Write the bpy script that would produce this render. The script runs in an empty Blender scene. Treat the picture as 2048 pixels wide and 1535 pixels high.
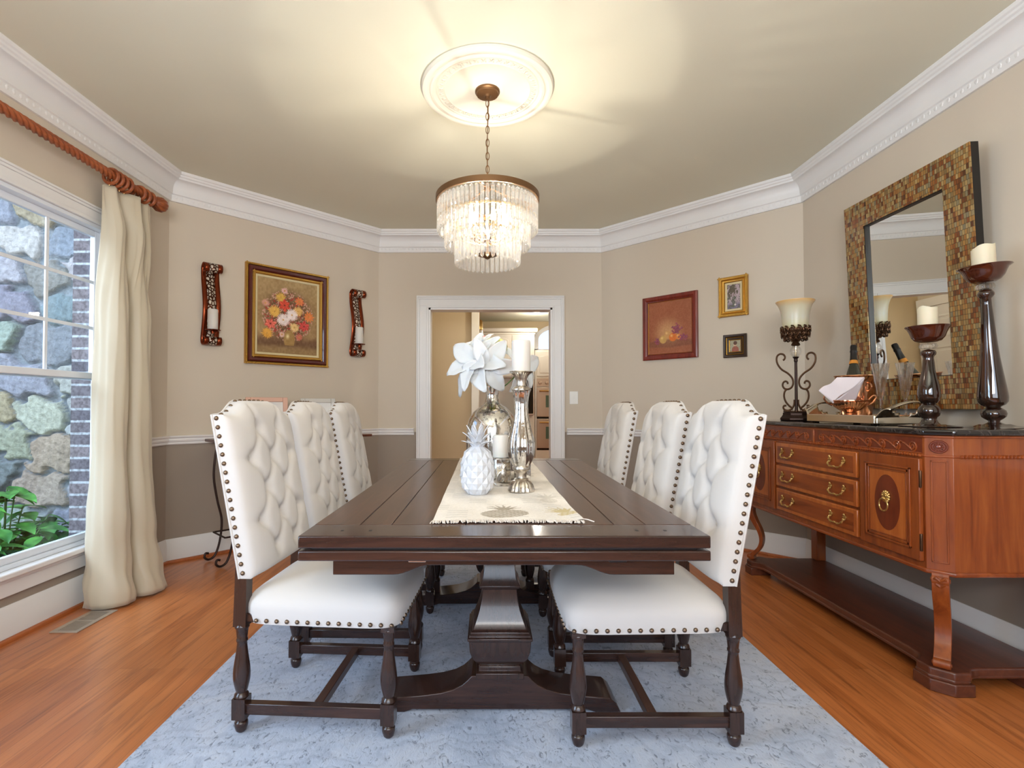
import bpy, bmesh, math, random
import numpy as np
from mathutils import Vector, Matrix
random.seed(7)
PI = math.pi
C = bpy.context.scene.collection
sc = bpy.context.scene

def lin(c):
    return tuple((x/12.92 if x <= 0.04045 else ((x+0.055)/1.055)**2.4) for x in [v/255.0 for v in c])

# ------------------------------------------------------------------ camera
cam_d = bpy.data.cameras.new('camera'); cam = bpy.data.objects.new('camera', cam_d); C.objects.link(cam)
cam.location = (0, 0, 1.10); cam.rotation_euler = (math.radians(91.2), 0, 0)
cam_d.sensor_width = 36; cam_d.lens = 36*1040/2048
cam_d.shift_x = 49/2048; cam_d.shift_y = 21.7/2048
cam_d.clip_start = 0.05
sc.camera = cam
# ------------------------------------------------------------------ world
w = bpy.data.worlds.new('world'); sc.world = w; w.use_nodes = True
wn = w.node_tree
bg = wn.nodes['Background']
tc = wn.nodes.new('ShaderNodeTexCoord'); sep = wn.nodes.new('ShaderNodeSeparateXYZ')
wn.links.new(tc.outputs['Generated'], sep.inputs[0])
cr = wn.nodes.new('ShaderNodeValToRGB')
cr.color_ramp.elements[0].position = 0.0; cr.color_ramp.elements[0].color = (0.86, 0.93, 1.0, 1)
cr.color_ramp.elements[1].position = 0.6; cr.color_ramp.elements[1].color = (0.25, 0.50, 1.0, 1)
wn.links.new(sep.outputs['Z'], cr.inputs[0]); wn.links.new(cr.outputs[0], bg.inputs[0])
bg.inputs[1].default_value = 1.6
# ------------------------------------------------------------------ lights
def area(name, loc, target, sx, sy, power, col):
    l = bpy.data.lights.new(name, 'AREA'); l.shape = 'RECTANGLE'; l.size = sx; l.size_y = sy
    l.energy = power; l.color = col
    o = bpy.data.objects.new(name, l); C.objects.link(o); o.location = loc
    o.rotation_euler = (Vector(target)-Vector(loc)).to_track_quat('-Z', 'Y').to_euler()
    return o
def point(name, loc, power, col, r):
    l = bpy.data.lights.new(name, 'POINT'); l.energy = power; l.color = col; l.shadow_soft_size = r
    o = bpy.data.objects.new(name, l); C.objects.link(o); o.location = loc
    return o
area('daylight_side_window', (-4.3, 0.9, 3.4), (-2.6, 3.5, 1.0), 2.6, 2.6, 250, (0.80, 0.90, 1.0))
area('left_fill', (-2.75, 0.35, 1.5), (0.5, 1.6, 0.7), 1.3, 1.7, 105, (0.62, 0.80, 1.0))  # added fill, standing outside the unseen left window
area('rear_fill', (0.0, -1.75, 1.55), (0, 3, 1.2), 3.2, 1.9, 98, (0.93, 0.95, 1.0))  # added fill from behind the camera, set in the invented rear window
area('ceiling_fill', (0.0, -0.75, 1.75), (0, 0.4, 2.74), 1.6, 0.8, 62, (1.0, 0.965, 0.91))  # unseen fill lamp added to brighten the ceiling and upper walls
sc.view_settings.view_transform = 'Standard'; sc.view_settings.look = 'None'
sc.view_settings.gamma = 1; sc.view_settings.use_curve_mapping = False
sc.view_settings.exposure = 0.0

# ------------------------------------------------------------------ materials
MATS = {}
def mat(name, rgb=(200, 200, 200), rough=0.5, metal=0.0, **k):
    m = bpy.data.materials.new(name); m.use_nodes = True
    b = m.node_tree.nodes['Principled BSDF']
    b.inputs['Base Color'].default_value = (*lin(rgb), 1)
    b.inputs['Roughness'].default_value = rough; b.inputs['Metallic'].default_value = metal
    for kk, v in k.items():
        nm = {'coat': 'Coat Weight', 'coat_rough': 'Coat Roughness', 'trans': 'Transmission Weight', 'ior': 'IOR',
              'sheen': 'Sheen Weight', 'sss': 'Subsurface Weight', 'spec': 'Specular IOR Level', 'alpha': 'Alpha',
              'estr': 'Emission Strength'}.get(kk)
        if nm: b.inputs[nm].default_value = v
    if 'ecol' in k: b.inputs['Emission Color'].default_value = (*lin(k['ecol']), 1)
    MATS[name] = m
    return m
def nd(m, t, **k):
    n = m.node_tree.nodes.new(t)
    for a, v in k.items(): setattr(n, a, v)
    return n
def lk(m, a, b): m.node_tree.links.new(a, b)
def bsdf(m): return m.node_tree.nodes['Principled BSDF']
def coords(m, scale=(1, 1, 1), rot=(0, 0, 0), kind='Object'):
    t = nd(m, 'ShaderNodeTexCoord'); mp = nd(m, 'ShaderNodeMapping')
    mp.inputs['Scale'].default_value = scale; mp.inputs['Rotation'].default_value = rot
    lk(m, t.outputs[kind], mp.inputs[0]); return mp.outputs[0]
def ramp(m, fac, stops):
    r = nd(m, 'ShaderNodeValToRGB'); e = r.color_ramp.elements
    while len(e) < len(stops): e.new(0.5)
    for i, (p, c) in enumerate(stops):
        e[i].position = p; e[i].color = (*lin(c), 1)
    lk(m, fac, r.inputs[0]); return r.outputs[0]
def noise(m, vec, scale=5, detail=4, rough=0.5, dist=0):
    n = nd(m, 'ShaderNodeTexNoise'); n.inputs['Scale'].default_value = scale; n.inputs['Detail'].default_value = detail
    n.inputs['Roughness'].default_value = rough; n.inputs['Distortion'].default_value = dist
    if vec is not None: lk(m, vec, n.inputs['Vector'])
    return n.outputs['Fac']
def bump(m, h, strength=0.2, dist=0.01):
    b = nd(m, 'ShaderNodeBump'); b.inputs['Strength'].default_value = strength; b.inputs['Distance'].default_value = dist
    lk(m, h, b.inputs['Height']); lk(m, b.outputs[0], bsdf(m).inputs['Normal'])
def math_(m, op, a, b=None, c=None):
    n = nd(m, 'ShaderNodeMath', operation=op)
    for i, x in enumerate((a, b, c)):
        if x is None: continue
        if isinstance(x, (int, float)): n.inputs[i].default_value = x
        else: lk(m, x, n.inputs[i])
    return n.outputs[0]
def mix(m, fac, a, b, mode='MIX'):
    n = nd(m, 'ShaderNodeMix', data_type='RGBA', blend_type=mode)
    for i, x in ((0, fac), (6, a), (7, b)):
        if isinstance(x, tuple): n.inputs[i].default_value = (*lin(x), 1)
        elif isinstance(x, (int, float)): n.inputs[i].default_value = x
        else: lk(m, x, n.inputs[i])
    return n.outputs[2]
def base(m, c): lk(m, c, bsdf(m).inputs['Base Color'])

def wood(name, c1, c2, c3, rough, axis='Y', scale=1.0, coat=0.0, spec=0.5):
    m = mat(name, c2, rough, coat=coat, coat_rough=0.08, spec=spec)
    s = {'X': (1.2, 14, 14), 'Y': (14, 1.2, 14), 'Z': (14, 14, 1.2)}[axis]
    v = coords(m, tuple(a*scale for a in s))
    n = noise(m, v, 3.0, 6, 0.6, 0.6)
    base(m, ramp(m, n, [(0.30, c1), (0.52, c2), (0.75, c3)]))
    bump(m, n, 0.05, 0.002)
    return m

# walls: light greige above the chair rail, taupe below
wall = mat('wall_paint', rough=0.75, spec=0.3)
g = nd(wall, 'ShaderNodeNewGeometry'); sp = nd(wall, 'ShaderNodeSeparateXYZ'); lk(wall, g.outputs['Position'], sp.inputs[0])
base(wall, mix(wall, math_(wall, 'GREATER_THAN', sp.outputs['Z'], 0.853), (156, 143, 130), (208, 195, 177)))
bump(wall, noise(wall, coords(wall), 260, 2), 0.06, 0.001)
beige = mat('beige_wall_paint', (208, 188, 154), 0.8)
ceil_m = mat('ceiling_paint', (223, 220, 200), 0.85)
white = mat('white_trim_paint', (232, 230, 228), 0.35)
plaster = mat('cream_plaster', (226, 220, 206), 0.6)
white_mat = mat('white_cabinet_paint', (240, 234, 220), 0.4)
vinyl = mat('white_vinyl', (228, 232, 238), 0.35)
# oak floor
flr = mat('oak_floor', (180, 100, 50), 0.34, spec=0.6, coat=0.35, coat_rough=0.22)
v = coords(flr, (1, 1, 1), (0, 0, PI/2))
br = nd(flr, 'ShaderNodeTexBrick'); lk(flr, v, br.inputs[0])
br.offset = 0.37; br.inputs['Scale'].default_value = 1.0; br.inputs['Mortar Size'].default_value = 0.0006
br.inputs['Brick Width'].default_value = 1.1; br.inputs['Row Height'].default_value = 0.057; br.inputs['Bias'].default_value = -0.1
br.inputs['Color1'].default_value = (*lin((208, 126, 68)), 1); br.inputs['Color2'].default_value = (*lin((190, 108, 52)), 1)
br.inputs['Mortar'].default_value = (*lin((140, 78, 40)), 1)
v2 = coords(flr, (16, 0.9, 1)); n1 = noise(flr, v2, 2.2, 8, 0.62, 1.2)
gr = ramp(flr, n1, [(0.32, (196, 186, 180)), (0.5, (240, 240, 240)), (0.75, (255, 255, 255))])
base(flr, mix(flr, 1.0, br.outputs['Color'], gr, 'MULTIPLY'))
bump(flr, n1, 0.04, 0.002)
shoe_m = wood('oak_shoe', (150, 76, 34), (176, 96, 46), (190, 110, 60), 0.3, 'Y')
# rug
rug_m = mat('rug_pile', (206, 208, 212), 0.95, sheen=0.2, spec=0.1)
v = coords(rug_m, (1, 1, 1)); a = noise(rug_m, v, 3.2, 8, 0.68, 0.8); b_ = noise(rug_m, coords(rug_m, (1, 0.55, 1)), 46, 5, 0.7, 1.5)
c1 = ramp(rug_m, a, [(0.3, (160, 170, 188)), (0.5, (184, 192, 208)), (0.7, (198, 201, 210))])
wv = nd(rug_m, 'ShaderNodeTexWave', wave_type='RINGS', rings_direction='SPHERICAL'); wv.inputs['Scale'].default_value = 5.0
wv.inputs['Distortion'].default_value = 22.0; wv.inputs['Detail'].default_value = 4
lk(rug_m, coords(rug_m, (0.7, 0.7, 0.7)), wv.inputs[0])
c2 = ramp(rug_m, b_, [(0.36, (150, 150, 156)), (0.44, (255, 255, 255)), (0.7, (255, 255, 255))])
c3 = mix(rug_m, 0.8, c1, c2, 'MULTIPLY')
c4 = ramp(rug_m, wv.outputs['Fac'], [(0.0, (238, 238, 240)), (0.25, (255, 255, 255)), (1, (255, 255, 255))])
base(rug_m, mix(rug_m, 0.9, c3, c4, 'MULTIPLY'))
bump(rug_m, math_(rug_m, 'ADD', b_, math_(rug_m, 'MULTIPLY', wv.outputs['Fac'], 0.15)), 0.6, 0.006)
# woods
esp = wood('espresso_wood', (56, 34, 25), (72, 45, 33), (90, 58, 43), 0.28, 'Y', coat=0.08)  # base lightened: the tabletop's sheen is put into the colour
espx = wood('espresso_wood_cross', (40, 24, 19), (54, 33, 26), (70, 44, 34), 0.24, 'X', coat=0.25)
espz = wood('espresso_turned', (44, 28, 22), (52, 33, 26), (60, 39, 31), 0.26, 'Z', coat=0.25)
cherry = wood('cherry_wood', (112, 48, 18), (142, 66, 24), (160, 82, 34), 0.3, 'Y', 0.7, coat=0.3)
cherryz = wood('cherry_wood_upright', (112, 48, 16), (142, 68, 24), (162, 86, 34), 0.3, 'Z', 0.7, coat=0.3)
cherry_l = wood('satinwood_band', (156, 78, 30), (178, 96, 40), (192, 112, 52), 0.28, 'Z', 0.7, coat=0.3)
cherry_d = wood('dark_inlay', (92, 34, 18), (112, 46, 24), (124, 54, 28), 0.28, 'Z', 0.7, coat=0.3)
shelf_m = wood('shelf_wood', (74, 38, 26), (92, 48, 32), (108, 58, 38), 0.3, 'Y', 0.7, coat=0.2)
rodw = wood('carved_rod_wood', (110, 50, 24), (150, 78, 40), (176, 100, 56), 0.4, 'Y')
# fabric
fab = mat('cream_upholstery', (203, 197, 192), 0.8, sheen=0.25, spec=0.2)
bump(fab, noise(fab, coords(fab), 500, 2), 0.12, 0.001)
cur = mat('champagne_silk', (196, 184, 160), 0.42, sheen=0.3, spec=0.4)
bump(cur, noise(cur, coords(cur, (30, 30, 300)), 3, 3), 0.08, 0.002)
napk = mat('napkin_linen', (226, 212, 212), 0.85)
# metals
nail_m = mat('antique_nail', (120, 100, 82), 0.28, 0.9)
bronze = mat('aged_bronze', (92, 66, 48), 0.35, 0.85)
ironm = mat('dark_iron', (52, 36, 30), 0.4, 0.7)
cbr = mat('chandelier_bronze', (122, 90, 60), 0.38, 0.75)
gold = mat('gold_leaf', (196, 150, 70), 0.35, 0.85)
bump(gold, noise(gold, coords(gold), 90, 3), 0.5, 0.004)
brass = mat('antique_brass', (206, 172, 108), 0.28, 0.95)
silver = mat('polished_silver', (226, 216, 200), 0.12, 1.0)
copper = mat('rose_gold_metal', (205, 150, 115), 0.16, 1.0)
cop2 = mat('copper_sconce', (128, 58, 32), 0.25, 0.9)
lace = mat('pierced_copper', (128, 58, 32), 0.3, 0.9)
vo = nd(lace, 'ShaderNodeTexVoronoi', feature='DISTANCE_TO_EDGE'); vo.inputs['Scale'].default_value = 50; lk(lace, coords(lace, (1, 1, 0.7)), vo.inputs[0])
base(lace, ramp(lace, vo.outputs['Distance'], [(0.10, (70, 36, 24)), (0.2, (205, 190, 172)), (1, (205, 190, 172))]))
lk(lace, math_(lace, 'LESS_THAN', vo.outputs['Distance'], 0.15), bsdf(lace).inputs['Metallic'])
antsil = mat('antique_silver', (205, 198, 188), 0.28, 1.0)
ns = noise(antsil, coords(antsil), 60, 5); base(antsil, ramp(antsil, ns, [(0.35, (150, 138, 124)), (0.55, (216, 208, 196))]))
merc = mat('mercury_glass', (222, 220, 214), 0.12, 1.0)
nm_ = noise(merc, coords(merc), 38, 9, 0.75, 1.0)
base(merc, ramp(merc, nm_, [(0.38, (120, 112, 104)), (0.47, (222, 220, 216)), (0.8, (240, 238, 234))]))
lk(merc, ramp(merc, nm_, [(0.36, (150, 150, 150)), (0.52, (50, 50, 50))]), bsdf(merc).inputs['Roughness'])
steel = mat('stainless_steel', (196, 172, 150), 0.35, 0.6)
blackg = mat('black_glass', (26, 20, 18), 0.08)
tealg = mat('oven_glass', (96, 116, 100), 0.1)
black = mat('black_paint', (22, 18, 16), 0.4)
# wax, ceramic, glass
wax = mat('candle_wax', (216, 210, 202), 0.5, sss=0.15)
ivory = mat('ivory_wax', (224, 212, 184), 0.5, sss=0.15)
cer = mat('white_ceramic', (196, 197, 202), 0.15, coat=0.4)
ambg = mat('brown_art_glass', (46, 22, 12), 0.05, coat=1.0, coat_rough=0.02)
na = noise(ambg, coords(ambg, (8, 8, 2)), 3, 4); base(ambg, ramp(ambg, na, [(0.35, (14, 8, 6)), (0.65, (58, 28, 14))]))
dishg = mat('amber_dish_glass', (96, 40, 20), 0.06, trans=0.55, coat=0.6)
shade_m = mat('alabaster_glass', (226, 206, 168), 0.3, sss=0.2)
g2 = nd(shade_m, 'ShaderNodeTexCoord'); s2 = nd(shade_m, 'ShaderNodeSeparateXYZ'); lk(shade_m, g2.outputs['Object'], s2.inputs[0])
base(shade_m, mix(shade_m, math_(shade_m, 'MULTIPLY', noise(shade_m, coords(shade_m), 12, 4), 0.25),
     ramp(shade_m, math_(shade_m, 'MULTIPLY', s2.outputs['Z'], 1.0), [(0.56, (214, 196, 150)), (0.64, (212, 202, 184)), (0.71, (214, 200, 172)), (0.745, (220, 172, 104))]), (196, 176, 130)))
def clear(name, tf, col=(255, 255, 255), rough=0.0, ior=1.5):
    m = bpy.data.materials.new(name); m.use_nodes = True; t = m.node_tree; t.nodes.clear()
    o = t.nodes.new('ShaderNodeOutputMaterial'); a = t.nodes.new('ShaderNodeBsdfTransparent'); b = t.nodes.new('ShaderNodeBsdfGlass')
    a.inputs[0].default_value = (*lin(col), 1); b.inputs['Color'].default_value = (*lin(col), 1); b.inputs['Roughness'].default_value = rough; b.inputs['IOR'].default_value = ior
    x = t.nodes.new('ShaderNodeMixShader'); x.inputs[0].default_value = 1-tf
    t.links.new(a.outputs[0], x.inputs[1]); t.links.new(b.outputs[0], x.inputs[2]); t.links.new(x.outputs[0], o.inputs[0])
    return m
crystal = clear('crystal_glass', 0.40)
tt = crystal.node_tree; df = tt.nodes.new('ShaderNodeBsdfTranslucent'); d2 = tt.nodes.new('ShaderNodeBsdfDiffuse'); a1 = tt.nodes.new('ShaderNodeAddShader')
for q_ in (df, d2): q_.inputs[0].default_value = (0.5, 0.5, 0.5, 1)
tt.links.new(df.outputs[0], a1.inputs[0]); tt.links.new(d2.outputs[0], a1.inputs[1]); mx = tt.nodes.new('ShaderNodeMixShader'); mx.inputs[0].default_value = 0.045
on = [n for n in tt.nodes if n.type == 'OUTPUT_MATERIAL'][0]; src = on.inputs[0].links[0].from_socket
tt.links.new(src, mx.inputs[1]); tt.links.new(a1.outputs[0], mx.inputs[2]); tt.links.new(mx.outputs[0], on.inputs[0])
flute_m = clear('clear_glass', 0.6)
pane_m = bpy.data.materials.new('window_glass'); pane_m.use_nodes = True
t = pane_m.node_tree; t.nodes.clear(); o = t.nodes.new('ShaderNodeOutputMaterial'); a = t.nodes.new('ShaderNodeBsdfTransparent'); b = t.nodes.new('ShaderNodeBsdfGlossy')
a.inputs[0].default_value = (0.93, 0.97, 1.0, 1); b.inputs['Roughness'].default_value = 0.0
x = t.nodes.new('ShaderNodeMixShader'); f = t.nodes.new('ShaderNodeFresnel'); gb = t.nodes.new('ShaderNodeNewGeometry'); mi = t.nodes.new('ShaderNodeMix')
mi.inputs[2].default_value = 1.4; mi.inputs[3].default_value = 1/1.4; t.links.new(gb.outputs['Backfacing'], mi.inputs[0]); t.links.new(mi.outputs[0], f.inputs[0])
t.links.new(f.outputs[0], x.inputs[0]); t.links.new(a.outputs[0], x.inputs[1]); t.links.new(b.outputs[0], x.inputs[2]); t.links.new(x.outputs[0], o.inputs[0])
mirr = mat('mirror_silver', (235, 238, 236), 0.0, 1.0)
bulb_m = mat('lit_bulb', (255, 240, 215), 0.3, ecol=(255, 238, 208), estr=110)
can_m = mat('lit_lens', (255, 240, 215), 0.3, ecol=(255, 244, 225), estr=14)
# marble
marb = mat('black_marble', (24, 20, 20), 0.07, coat=0.5)
nv = noise(marb, coords(marb), 5, 9, 0.7, 2.5)
base(marb, ramp(marb, nv, [(0.47, (26, 22, 22)), (0.5, (74, 66, 62)), (0.53, (26, 21, 21))]))
# mosaic
mos = mat('mosaic_tiles', (150, 100, 50), 0.22, 0.35, coat=0.6)
vv = coords(mos, (1, 1, 1)); sx = nd(mos, 'ShaderNodeSeparateXYZ'); lk(mos, vv, sx.inputs[0])
row = math_(mos, 'FLOOR', math_(mos, 'MULTIPLY', sx.outputs['Z'], 42)); 
wn_ = nd(mos, 'ShaderNodeTexWhiteNoise', noise_dimensions='1D'); lk(mos, row, wn_.inputs['W'])
yy = math_(mos, 'ADD', math_(mos, 'MULTIPLY', sx.outputs['Y'], 80), math_(mos, 'MULTIPLY', wn_.outputs['Value'], 5))
colm = math_(mos, 'FLOOR', yy); fy = math_(mos, 'FRACT', yy); fz = math_(mos, 'FRACT', math_(mos, 'MULTIPLY', sx.outputs['Z'], 42))
cb = nd(mos, 'ShaderNodeCombineXYZ'); lk(mos, row, cb.inputs[0]); lk(mos, colm, cb.inputs[1])
w3 = nd(mos, 'ShaderNodeTexWhiteNoise', noise_dimensions='3D'); lk(mos, cb.outputs[0], w3.inputs['Vector'])
tile = ramp(mos, w3.outputs['Value'], [(0.0, (92, 52, 24)), (0.2, (146, 82, 34)), (0.4, (176, 132, 70)), (0.6, (134, 108, 66)), (0.8, (190, 160, 104)), (1.0, (128, 122, 98))])
edge = math_(mos, 'MULTIPLY', math_(mos, 'GREATER_THAN', fy, 0.1), math_(mos, 'GREATER_THAN', fz, 0.06))
base(mos, mix(mos, edge, (58, 36, 20), tile))
bump(mos, math_(mos, 'ADD', edge, math_(mos, 'MULTIPLY', w3.outputs['Value'], 0.8)), 0.6, 0.003)
# outdoors
leafm = mat('plant_leaf', (60, 130, 50), 0.4); nl = noise(leafm, coords(leafm), 9, 3); base(leafm, ramp(leafm, nl, [(0.35, (40, 100, 36)), (0.65, (104, 176, 76))]))
stemm = mat('plant_stem', (84, 116, 60), 0.6)
brick = mat('old_brick', (120, 90, 90), 0.9)
bk = nd(brick, 'ShaderNodeTexBrick'); lk(brick, coords(brick, (1, 1, 1), (PI/2, 0, 0)), bk.inputs[0])
bk.inputs['Scale'].default_value = 1; bk.offset = 0.0; bk.inputs['Brick Width'].default_value = 1.0; bk.inputs['Row Height'].default_value = 0.072; bk.inputs['Mortar Size'].default_value = 0.007
bk.inputs['Color1'].default_value = (*lin((124, 112, 112)), 1); bk.inputs['Color2'].default_value = (*lin((92, 86, 92)), 1); bk.inputs['Mortar'].default_value = (*lin((170, 172, 172)), 1)
base(brick, mix(brick, 0.6, bk.outputs['Color'], ramp(brick, noise(brick, coords(brick), 60, 4), [(0.35, (120, 110, 110)), (0.6, (255, 255, 255))]), 'MULTIPLY'))
soil = mat('garden_soil', (60, 60, 50), 1.0)
colm_ = mat('painted_colours', rough=0.55)
at = nd(colm_, 'ShaderNodeAttribute', attribute_name='Col'); lk(colm_, at.outputs['Color'], bsdf(colm_).inputs['Base Color'])
canvas = mat('canvas_paint', rough=0.5)
at = nd(canvas, 'ShaderNodeAttribute', attribute_name='Col'); lk(canvas, at.outputs['Color'], bsdf(canvas).inputs['Base Color'])
stone_m = mat('field_stone', rough=0.9)
at = nd(stone_m, 'ShaderNodeAttribute', attribute_name='Col')
nz = noise(stone_m, coords(stone_m), 30, 8, 0.7)
lk(stone_m, mix(stone_m, 0.55, at.outputs['Color'], ramp(stone_m, nz, [(0.33, (140, 138, 140)), (0.6, (255, 255, 255))]), 'MULTIPLY'), bsdf(stone_m).inputs['Base Color'])
bump(stone_m, nz, 1.0, 0.02)
runm = mat('runner_cloth', rough=0.9)
at = nd(runm, 'ShaderNodeAttribute', attribute_name='Col'); lk(runm, at.outputs['Color'], bsdf(runm).inputs['Base Color'])
bump(runm, noise(runm, coords(runm, (1, 3, 1)), 160, 3), 0.6, 0.003)
fringe_m = mat('runner_fringe', (214, 204, 194), 0.95)
petal_m = mat('silk_petal', (204, 203, 203), 0.6, sss=0.1)
petal_y = mat('pale_green_blossom', (214, 216, 140), 0.7)
petal_p = mat('pink_petal', (222, 120, 130), 0.6)
bottle_m = mat('dark_bottle_glass', (34, 34, 22), 0.06, coat=0.6)
foil_m = mat('black_foil', (34, 30, 30), 0.35, 0.4)
label_m = mat('orange_bottle_label', (214, 140, 52), 0.4, 0.3)
maroon = mat('maroon_lacquer', (84, 26, 20), 0.22, coat=0.5)
redw = wood('red_frame_wood', (96, 32, 24), (120, 42, 30), (134, 52, 38), 0.3, 'Z', coat=0.3)
linen = mat('linen_liner', (216, 200, 158), 0.8)
dkfr = mat('dark_walnut_frame', (52, 34, 22), 0.35)
rosew = mat('rose_wood_photo_frame', (214, 168, 146), 0.45)
greyw = mat('grey_photo_frame', (196, 190, 180), 0.45)
matb = mat('photo_mat_board', (222, 218, 212), 0.7)
vent_m = mat('vent_metal', (186, 170, 152), 0.4, 0.4)
switch_m = mat('switch_plastic', (236, 234, 228), 0.35)

# ------------------------------------------------------------------ mesh builder
class MB:
    def __init__(s): s.v = []; s.f = []; s.T = Matrix.Identity(4)
    def add(s, vs, fs):
        o = len(s.v); s.v += [tuple(s.T @ Vector(p)) for p in vs]; s.f += [tuple(i+o for i in f) for f in fs]; return s
    def box(s, c, d, rz=0.0, M=None):
        x, y, z = [a/2 for a in d]
        R = Matrix.Translation(c) @ Matrix.Rotation(rz, 4, 'Z') if M is None else Matrix.Translation(c) @ M
        vs = [tuple(R @ Vector((sx*x, sy*y, sz*z))) for sx in (-1, 1) for sy in (-1, 1) for sz in (-1, 1)]
        return s.add(vs, [(0, 1, 3, 2), (4, 6, 7, 5), (0, 4, 5, 1), (2, 3, 7, 6), (0, 2, 6, 4), (1, 5, 7, 3)])
    def bb(s, x0, x1, y0, y1, z0, z1): return s.box(((x0+x1)/2, (y0+y1)/2, (z0+z1)/2), (abs(x1-x0), abs(y1-y0), abs(z1-z0)))
    def lathe(s, prof, n=24, c=(0, 0, 0), rot=0.0, sq=False, cap=True, M=None, flute=0, fdep=0.0):
        vs = []; fs = []; k = math.sqrt(2) if sq else 1.0
        if sq: n = 4; rot = PI/4
        for r, z in prof:
            for i in range(n):
                a = rot+2*PI*i/n; rr = r*k*(1+(fdep*math.cos(flute*a) if flute else 0))
                p = Vector((rr*math.cos(a), rr*math.sin(a), z))
                if M is not None: p = M @ p
                vs.append((p.x+c[0], p.y+c[1], p.z+c[2]))
        for j in range(len(prof)-1):
            for i in range(n):
                fs.append((j*n+i, j*n+(i+1) % n, (j+1)*n+(i+1) % n, (j+1)*n+i))
        if cap:
            fs.append(tuple(reversed(range(n)))); fs.append(tuple((len(prof)-1)*n+i for i in range(n)))
        return s.add(vs, fs)
    def tube(s, pts, r, n=8, closed=False, flat=None):
        P = [Vector(p) for p in pts]; m = len(P); vs = []; fs = []
        R = r if isinstance(r, (list, tuple)) else [r]*m
        up = Vector((0, 0, 1)); prev = None
        for i, p in enumerate(P):
            if closed: t = P[(i+1) % m]-P[i-1]
            else: t = P[min(i+1, m-1)]-P[max(i-1, 0)]
            t.normalize()
            if prev is None:
                a = up.cross(t)
                if a.length < 1e-3: a = Vector((1, 0, 0)).cross(t)
            else: a = prev - t*prev.dot(t)
            a.normalize(); prev = a; b = t.cross(a)
            for k in range(n):
                q = 2*PI*k/n; ca, sb = math.cos(q), math.sin(q)
                if flat: ca *= flat[0]; sb *= flat[1]
                vs.append(tuple(p+(a*ca+b*sb)*R[i]))
        for i in range(m if closed else m-1):
            for k in range(n):
                j = (i+1) % m
                fs.append((i*n+k, i*n+(k+1) % n, j*n+(k+1) % n, j*n+k))
        if not closed:
            fs.append(tuple(reversed(range(n)))); fs.append(tuple((m-1)*n+k for k in range(n)))
        return s.add(vs, fs)
    def prism(s, poly, a0, a1, axis='Y'):
        n = len(poly); vs = []
        for a in (a0, a1):
            for p, q in poly:
                vs.append({'Y': (p, a, q), 'X': (a, p, q), 'Z': (p, q, a)}[axis])
        fs = [tuple(reversed(range(n))), tuple(range(n, 2*n))]+[(i, (i+1) % n, n+(i+1) % n, n+i) for i in range(n)]
        return s.add(vs, fs)
    def grid(s, fn, nu, nv, closeu=False):
        vs = [tuple(fn(i/(nu if closeu else nu-1), j/(nv-1))) for j in range(nv) for i in range(nu)]
        fs = []
        for j in range(nv-1):
            for i in range(nu if closeu else nu-1):
                k = (i+1) % nu; fs.append((j*nu+i, j*nu+k, (j+1)*nu+k, (j+1)*nu+i))
        return s.add(vs, fs)
    def ball(s, c, r, n=12, m=8, sc=(1, 1, 1)):
        prof = [(max(1e-4, r*math.sin(PI*j/m)), -r*math.cos(PI*j/m)) for j in range(m+1)]
        M = Matrix.Diagonal((*sc, 1)); return s.lathe(prof, n, c, M=M)
    def nail(s, c, nrm, r=0.0068):
        q = Vector(nrm).to_track_quat('Z', 'Y').to_matrix().to_4x4()
        return s.lathe([(r, 0), (r*0.92, r*0.35), (r*0.6, r*0.72), (r*0.1, r*0.85)], 8, c, M=q)
    def build(s, name, m, parent=None, bev=0.0, smooth=38, sub=0, solid=0.0, seg=2):
        me = bpy.data.meshes.new(name); me.from_pydata(s.v, [], s.f); me.update()
        bm = bmesh.new(); bm.from_mesh(me); bmesh.ops.recalc_face_normals(bm, faces=bm.faces); bm.to_mesh(me); bm.free()
        me.polygons.foreach_set('use_smooth', [True]*len(me.polygons)); me.set_sharp_from_angle(angle=math.radians(smooth))
        me.materials.append(m)
        o = bpy.data.objects.new(name, me); C.objects.link(o)
        if parent is not None: o.parent = parent
        if solid: md = o.modifiers.new('solid', 'SOLIDIFY'); md.thickness = solid; md.offset = 0
        if bev:
            md = o.modifiers.new('bevel', 'BEVEL'); md.width = bev; md.segments = seg; md.limit_method = 'ANGLE'; md.angle_limit = math.radians(40)
            md.harden_normals = False
        if sub: md = o.modifiers.new('sub', 'SUBSURF'); md.levels = sub; md.render_levels = sub
        return o
def thing(name, label, cat, loc=(0, 0, 0), rz=0.0, group=None, rot=None):
    o = bpy.data.objects.new(name, None); C.objects.link(o); o.empty_display_size = 0.1
    o.location = loc; o.rotation_euler = rot if rot else (0, 0, rz); o['label'] = label; o['category'] = cat
    if group: o['group'] = group
    return o
def tag(o, label, cat, group=None, loc=None, rz=None):
    o['label'] = label; o['category'] = cat
    if group: o['group'] = group
    if loc is not None: o.location = loc
    if rz is not None: o.rotation_euler = (0, 0, rz)
    return o
def struct(o, label=None):
    o['kind'] = 'structure'
    if label: o['label'] = label
    return o
def sthing(name, loc=(0, 0, 0), rz=0.0):
    o = bpy.data.objects.new(name, None); C.objects.link(o); o.location = loc; o.rotation_euler = (0, 0, rz); o['kind'] = 'structure'; return o
def dup(root, loc=None, rz=None, label=None):
    def cp(o, par):
        c = o.copy(); C.objects.link(c); c.parent = par
        for ch in o.children: cp(ch, c)
        return c
    r = cp(root, None)
    if loc is not None: r.location = loc
    if rz is not None: r.rotation_euler = (0, 0, rz)
    if label: r['label'] = label
    return r
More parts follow.
